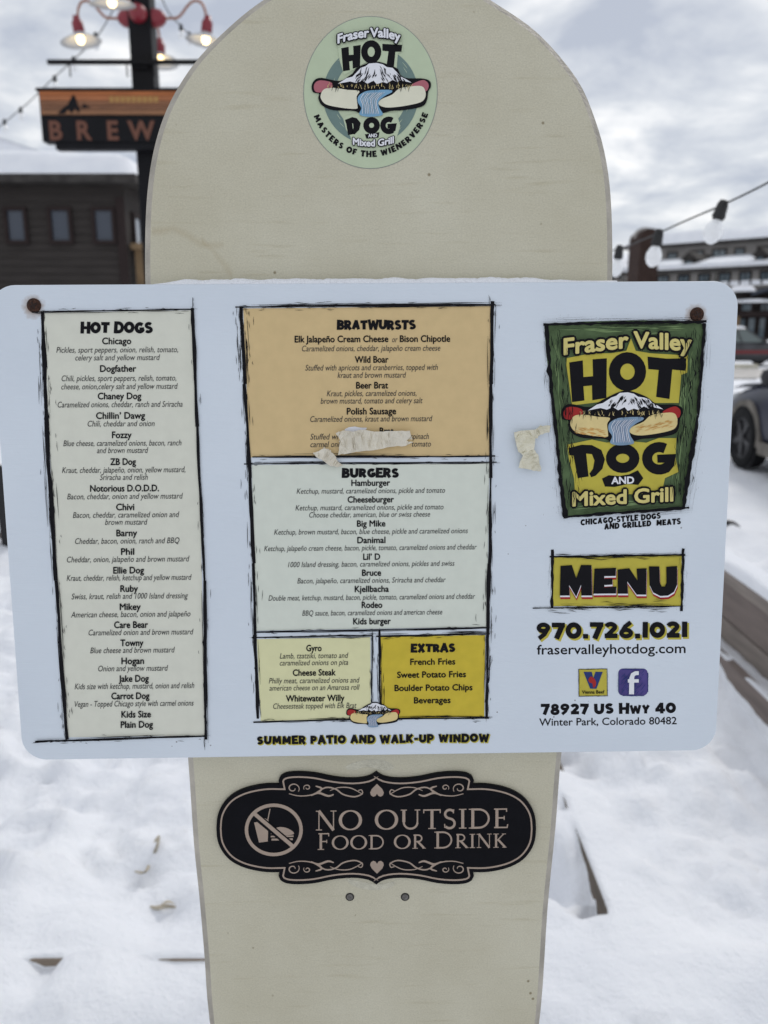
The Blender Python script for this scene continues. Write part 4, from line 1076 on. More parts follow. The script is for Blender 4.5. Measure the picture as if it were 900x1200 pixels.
def lumps(x, y):
    a = 1 - sstep(5.5, 8, y)
    v = .085 * noise.noise((x * 1.5, y * 1.5, 1)) + .085 * noise.noise((x * 3.7, y * 3.7, 4)) + .075 * abs(noise.noise((x * 6.5, y * 6.5, 9))) - .03 + .026 * noise.noise((x * 15, y * 15, 2)) + .008 * noise.noise((x * 34, y * 34, 7))
    # trodden hollows
    c = noise.cell((math.floor(x * 2.2), math.floor(y * 2.2), 3))
    w = noise.noise((x * 2.6 + 3, y * 2.6, 12))
    v -= .16 * max(0, w - .15)
    return v * (a + .35 * (1 - a))
FEET = []
_r = random.Random(21)
for k in range(46):
    FEET.append((_r.uniform(-2.3, 2.4), _r.uniform(1.95, 5.2), _r.uniform(-.7, .7), _r.uniform(.03, .075)))
STALKS = [(at_z(172, 1012, .02), .10, .05), (at_z(190, 1062, .02), .07, .03)]
def ground_z(x, y):
    l = lumps(x, y)
    for (fx, fy, fa, fd) in FEET:
        dx, dy = x - fx, y - fy
        if dx * dx + dy * dy < .12:
            c, s_ = math.cos(fa), math.sin(fa); a, b = (dx * c + dy * s_) / .075, (-dx * s_ + dy * c) / .16
            d2 = a * a + b * b
            l += -fd * math.exp(-d2 ** 2 * .6) + .35 * fd * math.exp(-(math.sqrt(d2) - 1.45) ** 2 * 5)
    for p_, rr_, dd in STALKS:
        l -= dd * math.exp(-((x - p_.x) ** 2 + (y - p_.y) ** 2) / rr_ ** 2)
    z = l
    if y < YP + .4:                           # level of the plank across, on both sides of it
        k = 1 - sstep(YP + .02, YP + .4, y)
        if y > YP: z = z * (1 - k) + (.018 + .2 * l * (1 if y > YP + .05 else 0)) * k
        else:
            f = sstep(YP - .32, YP - .02, y)
            z = l * (1 - f) + (.018 - interp(DIPA, x)) * f
    if x < XC and x > XC - .3 and YC0 - .4 < y < YC1 + .3:       # hollow left of the plank that runs away
        d = .115 * (sstep(YC1 + .03, YC0, y)) * (1 - sstep(YC0, YC0 - .10, YC0 - (YC0 - y) if False else y) if y > YC0 else 1 - sstep(0, .09, YC0 - y))
        if y < YC0: d = .115 * (1 - sstep(0, .06, YC0 - y))
        d *= .75 + .9 * abs(noise.noise((y * 9, 3, 1)))
        blob = .03 * math.exp(-((y - (YC1 + .1)) / .03) ** 2)
        f = math.exp(-((XC - x) / (.06 + .05 * abs(noise.noise((y * 6, 8, 1))))) ** 2)
        z = z * (1 - f) + (.026 - d - blob) * f
    elif XC <= x < XC + .25 and YC0 - .4 < y < YC1 + .3:
        f = 1 - sstep(0, .25, x - XC); z = z * (1 - f) + .026 * f
    if 1.9 < y < 6.5:
        e = sstep(1.9, 2.3, y) * (1 - sstep(6.1, 6.5, y))
        if 1.0 < x <= XS: 
            f = sstep(1.0, XS, x) ** 2; z = z * (1 - f * e) + (interp(COVER, y) + .3 * l) * f * e
        elif XS < x < XB + .02: z = z * (1 - e) + (.158 + .25 * l - .03 * sstep(XS + .02, XB, x)) * e
        elif XB + .02 <= x < 1.8: z = z * (1 - e) + (.10 * (1 - sstep(1.72, 1.8, x)) + z * sstep(1.72, 1.8, x)) * e
    return z
def axis(segs):
    o = []
    for a, b, s_ in segs:
        n_ = max(1, round((b - a) / s_)); o += [a + (b - a) * i / n_ for i in range(n_)]
    return o + [segs[-1][1]]
def grow_axis(start, end, first, k=1.25):
    o, x, s_ = [], start, first
    sg = 1 if end > start else -1
    while abs(x) < abs(end): s_ *= k; x += sg * s_; o.append(x)
    return o
xs = sorted(set([round(v, 4) for v in grow_axis(-2.2, -900, .03) + axis([(-2.2, 2.4, .025)]) + grow_axis(2.4, 900, .03) + [XC - .002, XC + .002, XS - .003, XS + .003]]))
ys = sorted(set([round(v, 4) for v in grow_axis(-.3, -300, .05) + axis([(-.3, 1.2, .05), (1.2, 4.6, .025), (4.6, 8, .06)]) + grow_axis(8, 1500, .06, 1.15) + [YP - .003, YP + .003]]))
xs = [x for i, x in enumerate(xs) if i == 0 or x - xs[i - 1] > .0015]; ys = [y for i, y in enumerate(ys) if i == 0 or y - ys[i - 1] > .0015]
g = MB(); nx, ny = len(xs), len(ys)
for y in ys:
    for x in xs: g.v.append((x, y, ground_z(x, y)))
for j in range(ny - 1):
    for i in range(nx - 1): q = j * nx + i; g.f.append((q, q + 1, q + nx + 1, q + nx))
tag(g.build('snow_ground', SNOW, None, True), kind='structure')

# road with brown slush across the background
SLUSH = mat('slush', (.42, .40, .38), .6, var=.35, vscale=1.3, bump=.3, bscale=9)
rd = MB()
for i in range(61):
    x = -60 + i * 2; rd.v += [(x, 25.5 + .5 * noise.noise((x * .2, 0, 0)), .035), (x, 31.5 + .3 * noise.noise((x * .3, 5, 0)), .035)]
for i in range(60): rd.f.append((2 * i, 2 * i + 2, 2 * i + 3, 2 * i + 1))
tag(rd.build('road', SLUSH), kind='structure')

# ================================================================ half-buried timber
WOOD = mat('weathered_wood', (.12, .095, .072), .8, var=.3, vscale=6, bump=.4, bscale=30, stretch=(6, 1, 8))
WOODX = mat('weathered_wood_across', (.27, .215, .165), .8, var=.3, vscale=6, bump=.4, bscale=30, stretch=(1, 6, 8))
WOOD2 = mat('brown_timber', (.172, .138, .122), .75, var=.22, vscale=5, bump=.25, bscale=24, stretch=(6, .7, 6))
WOOD3 = mat('pale_timber', (.235, .20, .175), .75, var=.22, vscale=5, bump=.25, bscale=24, stretch=(6, .7, 6))
tag(MB().box(-1.5, .59, YP - .002, YP + .038, -.14, .014).build('timber_plank', WOODX, None, bevel=.003), 'pale plank edge mostly buried, lying crosswise in snow behind the board foot', 'plank')
tag(MB().box(XC - .001, XC + .038, YP + .045, YC1 + .5, -.12, .02).build('timber_plank', WOOD, None, bevel=.003), 'dark split plank edge poking from snow to the right of the board', 'plank')
bench = empty('timber_edging', (XB, 4.1, 0))
tag(bench, 'low brown timber edging with flat cap plank, running behind the step board', 'edging')
Y0, Y1 = 2.1 - 4.1, 6.0 - 4.1
MB().box(0, .04, Y0, Y1, .225, .398).build('face_board', WOOD2, bench, bevel=.004)
MB().box(.006, .046, Y0, Y1, -.1, .212).build('face_board', WOOD3, bench, bevel=.004)
MB().box(-.022, .128, Y0 - .02, Y1 + .02, .40, .45).build('cap_plank', WOOD3, bench, bevel=.005)
for y in (Y0 + .1, 0, Y1 - .1): MB().box(.048, .10, y - .045, y + .045, -.1, .399).build('edging_post', WOOD2, bench)
def snow_slab(name, x0, x1, y0, y1, z, T, edge, nx_, ny_, amp, sc, label=None, parent=None, seed=0, cat='snow'):
    m = MB()
    for j in range(ny_ + 1):
        for i in range(nx_ + 1):
            x = x0 + (x1 - x0) * i / nx_; y = y0 + (y1 - y0) * j / ny_
            d = min(x - x0, x1 - x, y - y0, y1 - y)
            k = math.sqrt(max(0, 1 - (1 - min(1, d / edge)) ** 2))
            m.v.append((x, y, z + T * k * (1 + amp * noise.noise((x * sc + seed, y * sc, seed)) + .4 * amp * noise.noise((x * sc * 3, y * sc * 3, seed)))))
    for j in range(ny_):
        for i in range(nx_): q = j * (nx_ + 1) + i; m.f.append((q, q + 1, q + nx_ + 2, q + nx_ + 1))
    b0 = len(m.v); m.v += [(x0, y0, z), (x1, y0, z), (x1, y1, z), (x0, y1, z)]; m.f.append((b0 + 3, b0 + 2, b0 + 1, b0))
    o = m.build(name, SNOW, parent, True)
    if label: tag(o, label, cat)
    return o
snow_slab('snow_layer', XB - .012, XB + .122, 2.1, 6.0, .4505, .045, .035, 12, 120, .3, 2.5, 'smooth snow layer lying on the low timber edging')
tag(MB().box(XS - .001, XS + .04, 2.0, 6.2, -.1, .148).build('step_board', WOOD2, None, bevel=.003), 'brown step board partly bared by drifted snow, in front of the low timber edging', 'board')

# black hose end and dry stalks
p = at_z(858, 622, .03)
for _ in range(6): p = at_z(858, 622, ground_z(p.x, p.y) + .05)
gz_ = lambda dx, dy: ground_z(p.x + dx, p.y + dy)
q = [Vector((p.x + dx, p.y + dy, max(p.z - .05 if dx > -.2 else 0, gz_(dx, dy)) + dz)) for dx, dy, dz in ((-.9, .35, -.06), (-.55, .22, .02), (-.28, .10, .035), (-.10, .04, .03), (.0, .0, .01), (.055, -.03, -.05), (.07, -.05, -.16))]
tag(MB().tube([tuple(v) for v in catmull(q, 4)], .038, 12).build('hose', mat('black_rubber', (.012, .012, .013), .5), None, True), 'thick black hose bent into the snow behind the low timber edging', 'hose')
STRAW = mat('dry_grass', (.42, .37, .29), .8, var=.3, vscale=40)
def stalk(pix, w, label, z=.03, group='dry stalks in the snow'):
    P3 = []
    for x, y, dz in pix:
        v = at_z(x, y, 0)
        for _ in range(6): v = at_z(x, y, ground_z(v.x, v.y) + .003 + dz * .5)
        P3.append(v)
    root = empty('dry_stalk', P3[0]); tag(root, label, 'stalk', group)
    loc = [v - P3[0] for v in P3]
    cc = catmull([tuple(v) for v in loc], 4); n_ = len(cc)
    MB().tube(cc, [.002 + w * math.sin(math.pi * (i + .5) / n_) for i in range(n_)], 6).build('stem', STRAW, root, True)
    m = MB(); a = Vector(cc[n_ // 2]); b = Vector(cc[-1]); d = (b - a); s_ = Vector((0, 0, 1)).cross(d).normalized() if d.length > 1e-5 else Vector((1, 0, 0))
    for i in range(7):
        t = i / 6; ww = .006 * math.sin(math.pi * min(1, t + .05)); c = a + d * t + Vector((0, 0, .006 + .012 * math.sin(t * 3))); m.v += [tuple(c - s_ * ww), tuple(c + s_ * ww)]
    for i in range(6): m.f.append((2 * i, 2 * i + 1, 2 * i + 3, 2 * i + 2))
    m.build('leaf_blade', STRAW, root)
stalk([(158, 1021, 0), (170, 1022, .0), (177, 1008, .02), (184, 992, .03), (187, 980, .02)], .003, 'curved dry stalk lying on the snow left of the board')
stalk([(176, 1062, 0), (183, 1064, .005), (194, 1062, .005), (206, 1063, 0)], .004, 'short dry blade flat on snow close to the curved stalk')
# black railing at the left edge of the patio
rl = empty('metal_railing', at_z(12.5, 646, 0)); tag(rl, 'black metal railing post with snowy rails at the patio edge', 'railing')
BLACKM = mat('black_metal', (.012, .012, .014), .4, metal=.3)
MB().box(-.05, .05, -.03, .03, -.1, .62).build('post', BLACKM, rl, bevel=.004)
for z_, m_ in ((.10, WOOD3), (.24, BLACKM), (.56, BLACKM)): MB().box(-3.2, -.052, -.02, .02, z_, z_ + .035).build('rail', m_, rl)
MB().box(-3.2, -3.1, -.03, .03, -.1, .62).build('post', BLACKM, rl, bevel=.004)
snow_slab('snow_cap', -3.1, -.06, -.02, .02, .5955, .05, .02, 40, 4, .3, 3, parent=rl)

# ================================================================ cars
def wheel(parent, x, y, r, w, side, tyre_m, rim_m):
    M = Matrix.Translation((x, y, r)) @ Matrix.Rotation(-side * math.pi / 2, 4, 'X')
    ty = MB().lathe([(r * .66, w / 2 * .9), (r * .72, w / 2), (r * .93, w / 2), (r * .985, w / 2 * .8), (r, w / 2 * .5), (r, -w / 2 * .5), (r * .985, -w / 2 * .8), (r * .93, -w / 2), (r * .66, -w / 2)], 36, M).build('tyre', tyre_m, parent, True)
    rm = MB().lathe([(r * .68, w / 2 * .86), (r * .62, w / 2 * .86), (r * .6, w / 2 * .2), (0, w / 2 * .2)], 30, M)
    for k in range(5):
        a = 2 * math.pi * k / 5
        rm.box(-r * .085, r * .085, .04 * r, r * .64, w / 2 * .35, w / 2 * .82, M @ Matrix.Rotation(a, 4, 'Z'))
    rm.lathe([(r * .17, w / 2 * .3), (r * .17, w / 2 * .9), (0, w / 2 * .92)], 14, M)
    rm.build('rim', rim_m, ty)
def car(name, loc, rz, label, paint, trim=None, snow=True, clad=None):
    root = empty(name, loc, rz); tag(root, label, 'car')
    L2, W2 = 2.3, .92
    # stations: x, half width, sill z, belt z, top z
    st = [(-2.30, .70, .42, .80, .86), (-2.22, .82, .32, .95, 1.0), (-1.9, .90, .26, 1.0, 1.06), (-1.2, W2, .24, 1.0, 1.05), (0, W2, .24, .98, 1.02), (.75, W2, .24, .96, 1.02), (1.3, .91, .25, .93, 1.0), (1.8, .88, .27, .86, .94), (2.15, .80, .32, .76, .84), (2.3, .66, .38, .66, .70)]
    b = MB(); ring = 10
    for x, w, zs, zb, zt in st:
        for (y, z) in ((-w * .9, zs), (-w, zs + .12), (-w * 1.0, zs + (zb - zs) * .6), (-w * .965, zb), (-w * .6, zt), (w * .6, zt), (w * .965, zb), (w, zs + (zb - zs) * .6), (w, zs + .12), (w * .9, zs)): b.v.append((x, y, z))
    for i in range(len(st) - 1):
        for k in range(ring): k2 = (k + 1) % ring; b.f.append((i * ring + k, i * ring + k2, (i + 1) * ring + k2, (i + 1) * ring + k))
    b.f.append(tuple(range(ring))[::-1]); b.f.append(tuple((len(st) - 1) * ring + k for k in range(ring)))
    bo = b.build('body', paint, root, True)
    md = bo.modifiers.new('sub', 'SUBSURF'); md.levels = 1; md.render_levels = 2
    GLASS = mat('car_glass', (.10, .13, .13), .12, spec=.7)
    PLAST = mat('black_plastic', (.018, .018, .02), .55)
    # greenhouse
    bot = [(-2.05, .80), (.85, .84)]; top = [(-1.65, .62), (.05, .64)]; z0, z1 = .985, 1.52
    def gh(inn):
        v = []
        for (x, w), z in ((bot[0], z0), (bot[1], z0), (top[0], z1), (top[1], z1)):
            v += [(x + (inn if x < 0 else -inn), -w + inn, z), (x + (inn if x < 0 else -inn), w - inn, z)]
        return v
    v = gh(0)
    m = MB(); m.add(v, [(0, 4, 5, 1), (2, 3, 7, 6), (0, 2, 6, 4), (1, 5, 7, 3), (4, 6, 7, 5)]); m.build('windows', GLASS, root)
    rf = MB(); rf.box(top[0][0] - .03, top[1][0] + .05, -.655, .655, z1 - .02, z1 + .03); r_o = rf.build('roof', paint, root, bevel=.02)
    for s_ in (-1, 1):
        for (xb, xt) in ((.86, .07), (-.15, -.35), (-1.05, -1.0), (-2.05, -1.66)):
            MB().tube([(xb, s_ * .83, z0 - .02), (xt, s_ * .645, z1)], .035, 6).build('pillar', paint, root)
        MB().lathe([(0, -.09), (.06, -.07), (.085, 0), (.06, .07), (0, .09)], 10, Matrix.Translation((.72, s_ * 1.0, 1.06))).build('mirror', PLAST, root, True)
        for x in (-.25, -1.15): MB().box(x - .09, x + .09, s_ * (W2 + .005) - .012, s_ * (W2 + .005) + .012, .84, .87).build('door_handle', PLAST, root)
        for x in (-1.38, 1.38):
            arch = MB()
            prof = arc(0, 0, .43, .43, -8, 188, 22); inn = arc(0, 0, .365, .365, -8, 188, 22)
            k0 = len(prof)
            for yy in (s_ * (W2 - .05), s_ * (W2 + .012)):
                arch.v += [(x + a, yy, .34 + c) for a, c in prof] + [(x + a, yy, .34 + c) for a, c in inn]
            for i in range(k0 - 1):
                arch.f += [(2 * k0 + i, 2 * k0 + i + 1, 3 * k0 + i + 1, 3 * k0 + i), (i, 2 * k0 + i, 2 * k0 + i + 1, i + 1)]
            arch.build('wheel_arch', clad or PLAST, root)
            well = MB().lathe([(0, 0), (.366, 0)], 24, Matrix.Translation((x, s_ * (W2 - .012), .34)) @ Matrix.Rotation(-s_ * math.pi / 2, 4, 'X')); well.build('wheel_well', PLAST, root)
            wheel(root, x, s_ * (W2 - .075), .345, .21, s_, mat('tyre_rubber', (.012, .012, .013), .85, spec=.2, var=.3, vscale=12), mat('dark_rim', (.03, .03, .033), .45, metal=.4))
        MB().box(-.95, .95, s_ * (W2 + .004) - .02, s_ * (W2 + .004) + .02, .22, .36).build('sill', clad or PLAST, root, bevel=.01)
        hd = MB().lathe([(0, -.05), (.10, -.03), (.13, 0), (.10, .03), (0, .05)], 12, Matrix.Translation((2.12, s_ * .66, .72)) @ Matrix.Diagonal((1, 1.1, 1.8, 1))); hd.build('headlight', mat('lamp_glass', (.55, .57, .58), .15), root, True)
        MB().box(-2.29, -2.2, s_ * .72 - .1, s_ * .72 + .1, .82, .98).build('tail_light', mat('tail_red', (.3, .01, .01), .3), root, bevel=.02)
    if trim: MB().box(-1.9, 1.95, -W2 - .012, W2 + .012, .52, .66).build('side_stripe', trim, root, bevel=.01)
    MB().box(2.1, 2.34, -.62, .62, .36, .50).build('front_bumper', clad or PLAST, root, bevel=.04)
    MB().box(-2.36, -2.1, -.72, .72, .36, .54).build('rear_bumper', clad or PLAST, root, bevel=.04)
    if snow:
        hs = MB()
        xs_ = [.80 + i * .13 for i in range(11)]
        for i, x in enumerate(xs_):
            zt = 1.02 - max(0, x - .75) * .085 - max(0, x - 1.7) * .12
            for j in range(9):
                y = -.80 + 1.6 * j / 8; e = min(1, min(i, 10 - i) / 2) * min(1, min(j, 8 - j) / 1.5)
                hs.v.append((x, y, zt + .01 - .03 * abs(y) ** 2 + .075 * math.sqrt(e) * (1 + .3 * noise.noise((x * 3, y * 3, 4)))))
        for i in range(10):
            for j in range(8): q_ = i * 9 + j; hs.f.append((q_, q_ + 9, q_ + 10, q_ + 1))
        hs.build('hood_snow', SNOW, root, True)
        snow_slab('roof_snow', -1.66, .06, -.62, .62, 1.552, .10, .2, 20, 14, .2, 2, parent=root)
    return root
DIRT = mat('road_grime', (.16, .145, .125), .85, var=.4, vscale=7)
car('parked_car', (4.05 + .93, at_z(874, 548, 0).y - 1.38, 0), math.pi / 2, 'dark blue parked car with snowy hood and grimy black wheel', mat('navy_paint', (.010, .013, .030), .35, var=.35, vscale=2.5, spec=.3), clad=DIRT)
pr = at_z(882, 430, 0)
car('parked_car', (at_y(882, 430, 35.5).x - .75, 35.5, 0), 0, 'dark car with red side stripe and snow on its hood, across the road', mat('charcoal_paint', (.05, .05, .055), .35, var=.3, vscale=2), trim=mat('red_paint', (.16, .012, .014), .35))
ks = empty('parking_kerb', (at_y(850, 430, 33).x, 33, 0)); tag(ks, 'pale concrete parking kerb in front of the red striped car', 'kerb')
MB().box(-1.2, 1.3, -.1, .1, -.02, .16).build('kerb_block', mat('pale_concrete', (.5, .47, .38), .85, var=.2, vscale=6), ks, bevel=.03)

# ================================================================ brewery post, sign and lamps
PY = 10.0
def px_at(px, py, Y): return at_y(px, py, Y)
post_x = px_at(177, 200, PY).x
POSTM = mat('post_black', (.007, .007, .009), .5, var=.3, vscale=3, spec=.15)
REDM = mat('red_enamel', (.22, .018, .03), .35)
post = empty('sign_post', (post_x, PY, 0)); tag(post, 'tall square black post carrying the brewery sign and gooseneck lamps', 'post')
MB().box(-.125, .125, -.125, .125, -.2, 6.6).build('column', POSTM, post, bevel=.012)
zb = px_at(140, 79, PY).z
MB().box(-1.02, 1.02, -.205, -.165, zb - .022, zb + .022).build('cross_bar', POSTM, post)
MB().box(-.08, .08, -.166, -.12, zb - .06, zb + .06).build('bracket', POSTM, post)
for dx in (-.78, -.15, .15, .78): MB().tube([(dx, -.185, zb - .02), (dx, -.185, zb - .15)], .008, 6).build('hook', POSTM, post)
zl = px_at(94, 47, PY).z
hubz = zl + .22
for a in range(4):
    d = Vector((math.cos(a * math.pi / 2), math.sin(a * math.pi / 2), 0))
    MB().lathe([(0, .15), (.045, .135), (.085, .09), (.098, .03), (.098, 0)], 18, Matrix.Translation(d * .125 + Vector((0, 0, hubz))) @ d.to_track_quat('Z', 'Y').to_matrix().to_4x4()).build('red_boss', REDM, post, True)
def bulb_material():
    m = bpy.data.materials.new('lit_bulb'); m.use_nodes = True; t = m.node_tree; b = t.nodes['Principled BSDF']
    b.inputs['Base Color'].default_value = (1, .85, .6, 1); b.inputs['Emission Color'].default_value = (1, .74, .38, 1); b.inputs['Emission Strength'].default_value = 4
    return m
LIT = bulb_material()
SHADE_OUT = mat('shade_enamel', (.5, .52, .54), .35)
def goose(d, label, off=.25):
    lamp = empty('gooseneck_lamp', Vector((post_x, PY, hubz)) + d * off)
    tag(lamp, label, 'lamp', 'gooseneck lamps round the black post')
    pts = [d * t + Vector((0, 0, z)) for t, z in ((.05 - off, 0), (.10, 0), (.18, .03), (.26, .12), (.33, .17), (.41, .16), (.455, .08), (.46, .0))]
    MB().tube([tuple(v) for v in catmull([tuple(p_) for p_ in pts], 4)], .014, 8).build('arm', mat('copper_arm', (.32, .13, .07), .4, metal=.3), lamp, True)
    tip = d * .46; tilt = Matrix.Rotation(R(8), 4, Vector((0, 0, 1)).cross(d))
    M = Matrix.Translation(tip + Vector((0, 0, -.14))) @ tilt
    MB().lathe([(.0, .17), (.035, .165), (.045, .12), (.062, .10), (.062, .0), (.045, -.02)], 16, M).build('lamp_socket', REDM, lamp, True)
    sh_ = MB().lathe([(.045, .0), (.09, -.03), (.15, -.06), (.225, -.10), (.222, -.104), (.15, -.072), (.09, -.038), (.04, -.01)], 28, M).build('shade', SHADE_OUT, lamp, True)
    MB().lathe([(0, -.02), (.03, -.03), (.045, -.065), (.04, -.10), (.02, -.12), (0, -.125)], 14, M).build('bulb', LIT, sh_, True)
    pl = bpy.data.lights.new('lamp_light', 'POINT'); pl.energy = 0.7; pl.color = (1, .75, .42); pl.shadow_soft_size = .04
    lo_ = bpy.data.objects.new('lamp_light', pl); link(lo_, lamp); lo_.location = M @ Vector((0, 0, -.19))
goose(Vector((-1, 0, 0)), 'lit red gooseneck lamp on the side of the post where the sign reads B')
goose(Vector((1, 0, 0)), 'lit red gooseneck lamp on the post side towards the cream board')
goose(Vector((0, -1, 0)), 'lit gooseneck lamp on the post face above the brewery lettering', .62)
goose(Vector((0, 1, 0)), 'lit gooseneck lamp on the back of the post, behind the cross bar')
# the sign
sy0 = PY - .30
A = px_at(45, 107, sy0); B = px_at(49, 166, sy0)
sgx = px_at(168, 140, sy0).x; sx0 = A.x; sx1 = 2 * sgx - sx0; zt, zm, zl_ = A.z, px_at(47, 135, sy0).z, B.z
bs = empty('brewery_sign', (sgx, sy0, zl_)); tag(bs, 'wide hanging brewery sign with wooden sunset strip above copper letters', 'sign')
w_ = (sx1 - sx0) / 2; hh = zt - zl_; hm = zm - zl_
MB().box(-w_, w_, 0, .17, 0, hh).build('sign_box', POSTM, bs)
MB().box(-w_ - .02, w_ + .02, -.03, .19, hh + .001, hh + .03).build('top_cap', POSTM, bs)
MB().box(-w_ + .13, w_ - .13, .02, .15, -.075, -.001).build('base_strip', POSTM, bs)
cols = [(.42, .13, .035), (.40, .14, .05), (.24, .10, .045), (.20, .085, .04), (.26, .12, .055)]
ph_ = (hh - hm) / 5
for k in range(5):
    MB().box(-w_ + .015, w_ - .015, -.018, -.001, hh - (k + 1) * ph_ + .003, hh - k * ph_ - .003).build('wood_plank', mat('sunset_plank_%d' % k, cols[k], .6, var=.25, vscale=5, stretch=(1, 5, 12)), bs)
px_l = lambda x, y: (px_at(x, y, sy0 - .02).x - sgx, px_at(x, y, sy0 - .02).z - zl_)
mo = MB().add([(x, -.0205, z) for x, z in [px_l(*p_) for p_ in ((67, 133.5), (74, 126), (79, 123), (83, 115), (86, 110), (89, 115), (91, 122), (94, 128), (92, 133), (88, 127), (84, 133.5), (80, 128), (76, 133.5))]], [tuple(range(13))])
mo.build('mountain_motif', POSTM, bs)
MB().add([(x, -.0205, z) for x, z in [px_l(*p_) for p_ in ((95, 127.5), (98, 121), (101, 123), (107, 127), (101, 126.5))]], [tuple(range(5))]).build('mountain_motif', POSTM, bs)
COPPER = mat('copper_letters', (.14, .05, .028), .6)
GOLDP = mat('gold_letters', (.38, .21, .06), .5)
def letters3d(txt, xs_, z0, h, m, parent, y):
    for ch, xc in zip(txt, xs_):
        v, f = font_mesh(ch, .03, 0)
        a0, a1 = min(p_[0] for p_ in v), max(p_[0] for p_ in v); b1 = max(p_[1] for p_ in v); k = h / b1
        mm = MB(); mm.add([((x - (a0 + a1) / 2) * k + xc, y, yy * k + z0) for x, yy in v], f); mm.build('letter', m, parent)
step = px_l(98.5, 150)[0] - px_l(65, 150)[0]; x_b = px_l(64.5, 150)[0]
hz = px_l(65, 141)[1] - px_l(65, 163)[1]
letters3d('BREWERY', [x_b + i * step for i in range(7)], px_l(65, 163)[1], hz, COPPER, bs, -.006)
# a short gold line, too blurred in the photograph to read: plain bars
for i in range(9): 
    x = px_l(131 + i * 6.5, 118)[0]; MB().box(x - .022, x + .022, -.024, -.0185, px_l(131, 120)[1], px_l(131, 113)[1]).build('gold_mark', GOLDP, bs)

# ================================================================ string lights
CABLE = mat('black_cable', (.012, .012, .012), .6)
def clear_bulb():
    m = bpy.data.materials.new('clear_bulb'); m.use_nodes = True; t = m.node_tree; b = t.nodes['Principled BSDF']
    b.inputs['Base Color'].default_value = (.96, .97, .98, 1); b.inputs['Roughness'].default_value = .18; b.inputs['Transmission Weight'].default_value = .2; b.inputs['IOR'].default_value = 1.3
    return m
CLEAR = clear_bulb()
def light_string(label, pts, bulbs, wire, sock, s_, parent_loc):
    root = empty('string_lights', parent_loc); tag(root, label, 'string lights')
    o = Vector(parent_loc)
    MB().tube([tuple(Vector(p_) - o) for p_ in catmull(pts, 6)], wire, 6).build('cable', CABLE, root, True)
    for (p_, dr) in bulbs:
        p_ = Vector(p_) - o; d = Vector(dr).normalized()
        M = Matrix.Translation(p_) @ (-d).to_track_quat('Z', 'Y').to_matrix().to_4x4()
        so = MB().lathe([(0, .014 * s_), (.011 * s_, .012 * s_), (.016 * s_, 0), (.0175 * s_, -.022 * s_), (.0195 * s_, -.034 * s_), (.014 * s_, -.044 * s_)], 14, M).build('bulb_socket', CABLE, root, True)
        gl = MB().lathe([(.011 * s_, -.042 * s_), (.019 * s_, -.053 * s_), (.0265 * s_, -.070 * s_), (.0265 * s_, -.087 * s_), (.019 * s_, -.103 * s_), (.007 * s_, -.112 * s_), (0, -.113 * s_)], 18, M).build('bulb', CLEAR, so, True)
        MB().tube([tuple(M @ Vector((0, 0, -.045 * s_))), tuple(M @ Vector((.004 * s_, 0, -.075 * s_))), tuple(M @ Vector((-.004 * s_, 0, -.09 * s_)))], .0012 * s_, 5).build('filament', COPPER, so)
def at_d(px, py, dist): return tuple(CAM + ray(px, py) * dist)
S1, S2, S3 = at_d(847, 240, 2.35), at_d(772, 273, 2.75), at_d(726, 291, 3.3)
light_string('near string of clear bulbs on a black cable beside the board', [at_d(1010, 150, 1.7), at_d(960, 180, 1.95), at_d(900, 214, 2.15), S1, at_d(805, 258, 2.55), S2, at_d(748, 283, 3.0), S3, at_d(690, 296, 3.9), at_d(600, 290, 5.4), (post_x + .9, PY - .185, zb)],
             [(S1, (-.28, 0, -1)), (S2, (-.15, 0, -1)), (S3, (-.1, 0, -1)), (at_d(640, 294, 4.6), (0, 0, -1))], .0027, 1, 1.0, S2)
end_l = at_d(-160, 220, 17)
lp_ = [(post_x - .12, PY, zb + .9), at_d(118, 37, 10.6), at_d(85, 71, 11.6), at_d(60, 94, 12.6), at_d(24, 128, 13.8), at_d(-30, 165, 15.2), end_l]
light_string('far sagging string of small bulbs running from the black post', lp_, [(p_, (0, 0, -1)) for p_ in (at_d(112, 40, 10.6), at_d(86, 68, 11.6), at_d(64, 90, 12.5), at_d(24, 127, 13.8), at_d(5, 141, 14.3))], .008, 1, 1.7, lp_[0])
lp2 = [(post_x + .12, PY, zb + 1.0), at_d(196, 12, 10.2), at_d(212, 30, 11), at_d(224, 41, 11.8), at_d(300, 90, 15), at_d(420, 130, 22)]
light_string('far string of small bulbs running from the black post behind the board', lp2, [(p_, (0, 0, -1)) for p_ in (at_d(212, 30, 11), at_d(222, 39, 11.7), at_d(260, 66, 13))], .008, 1, 1.5, lp2[0])

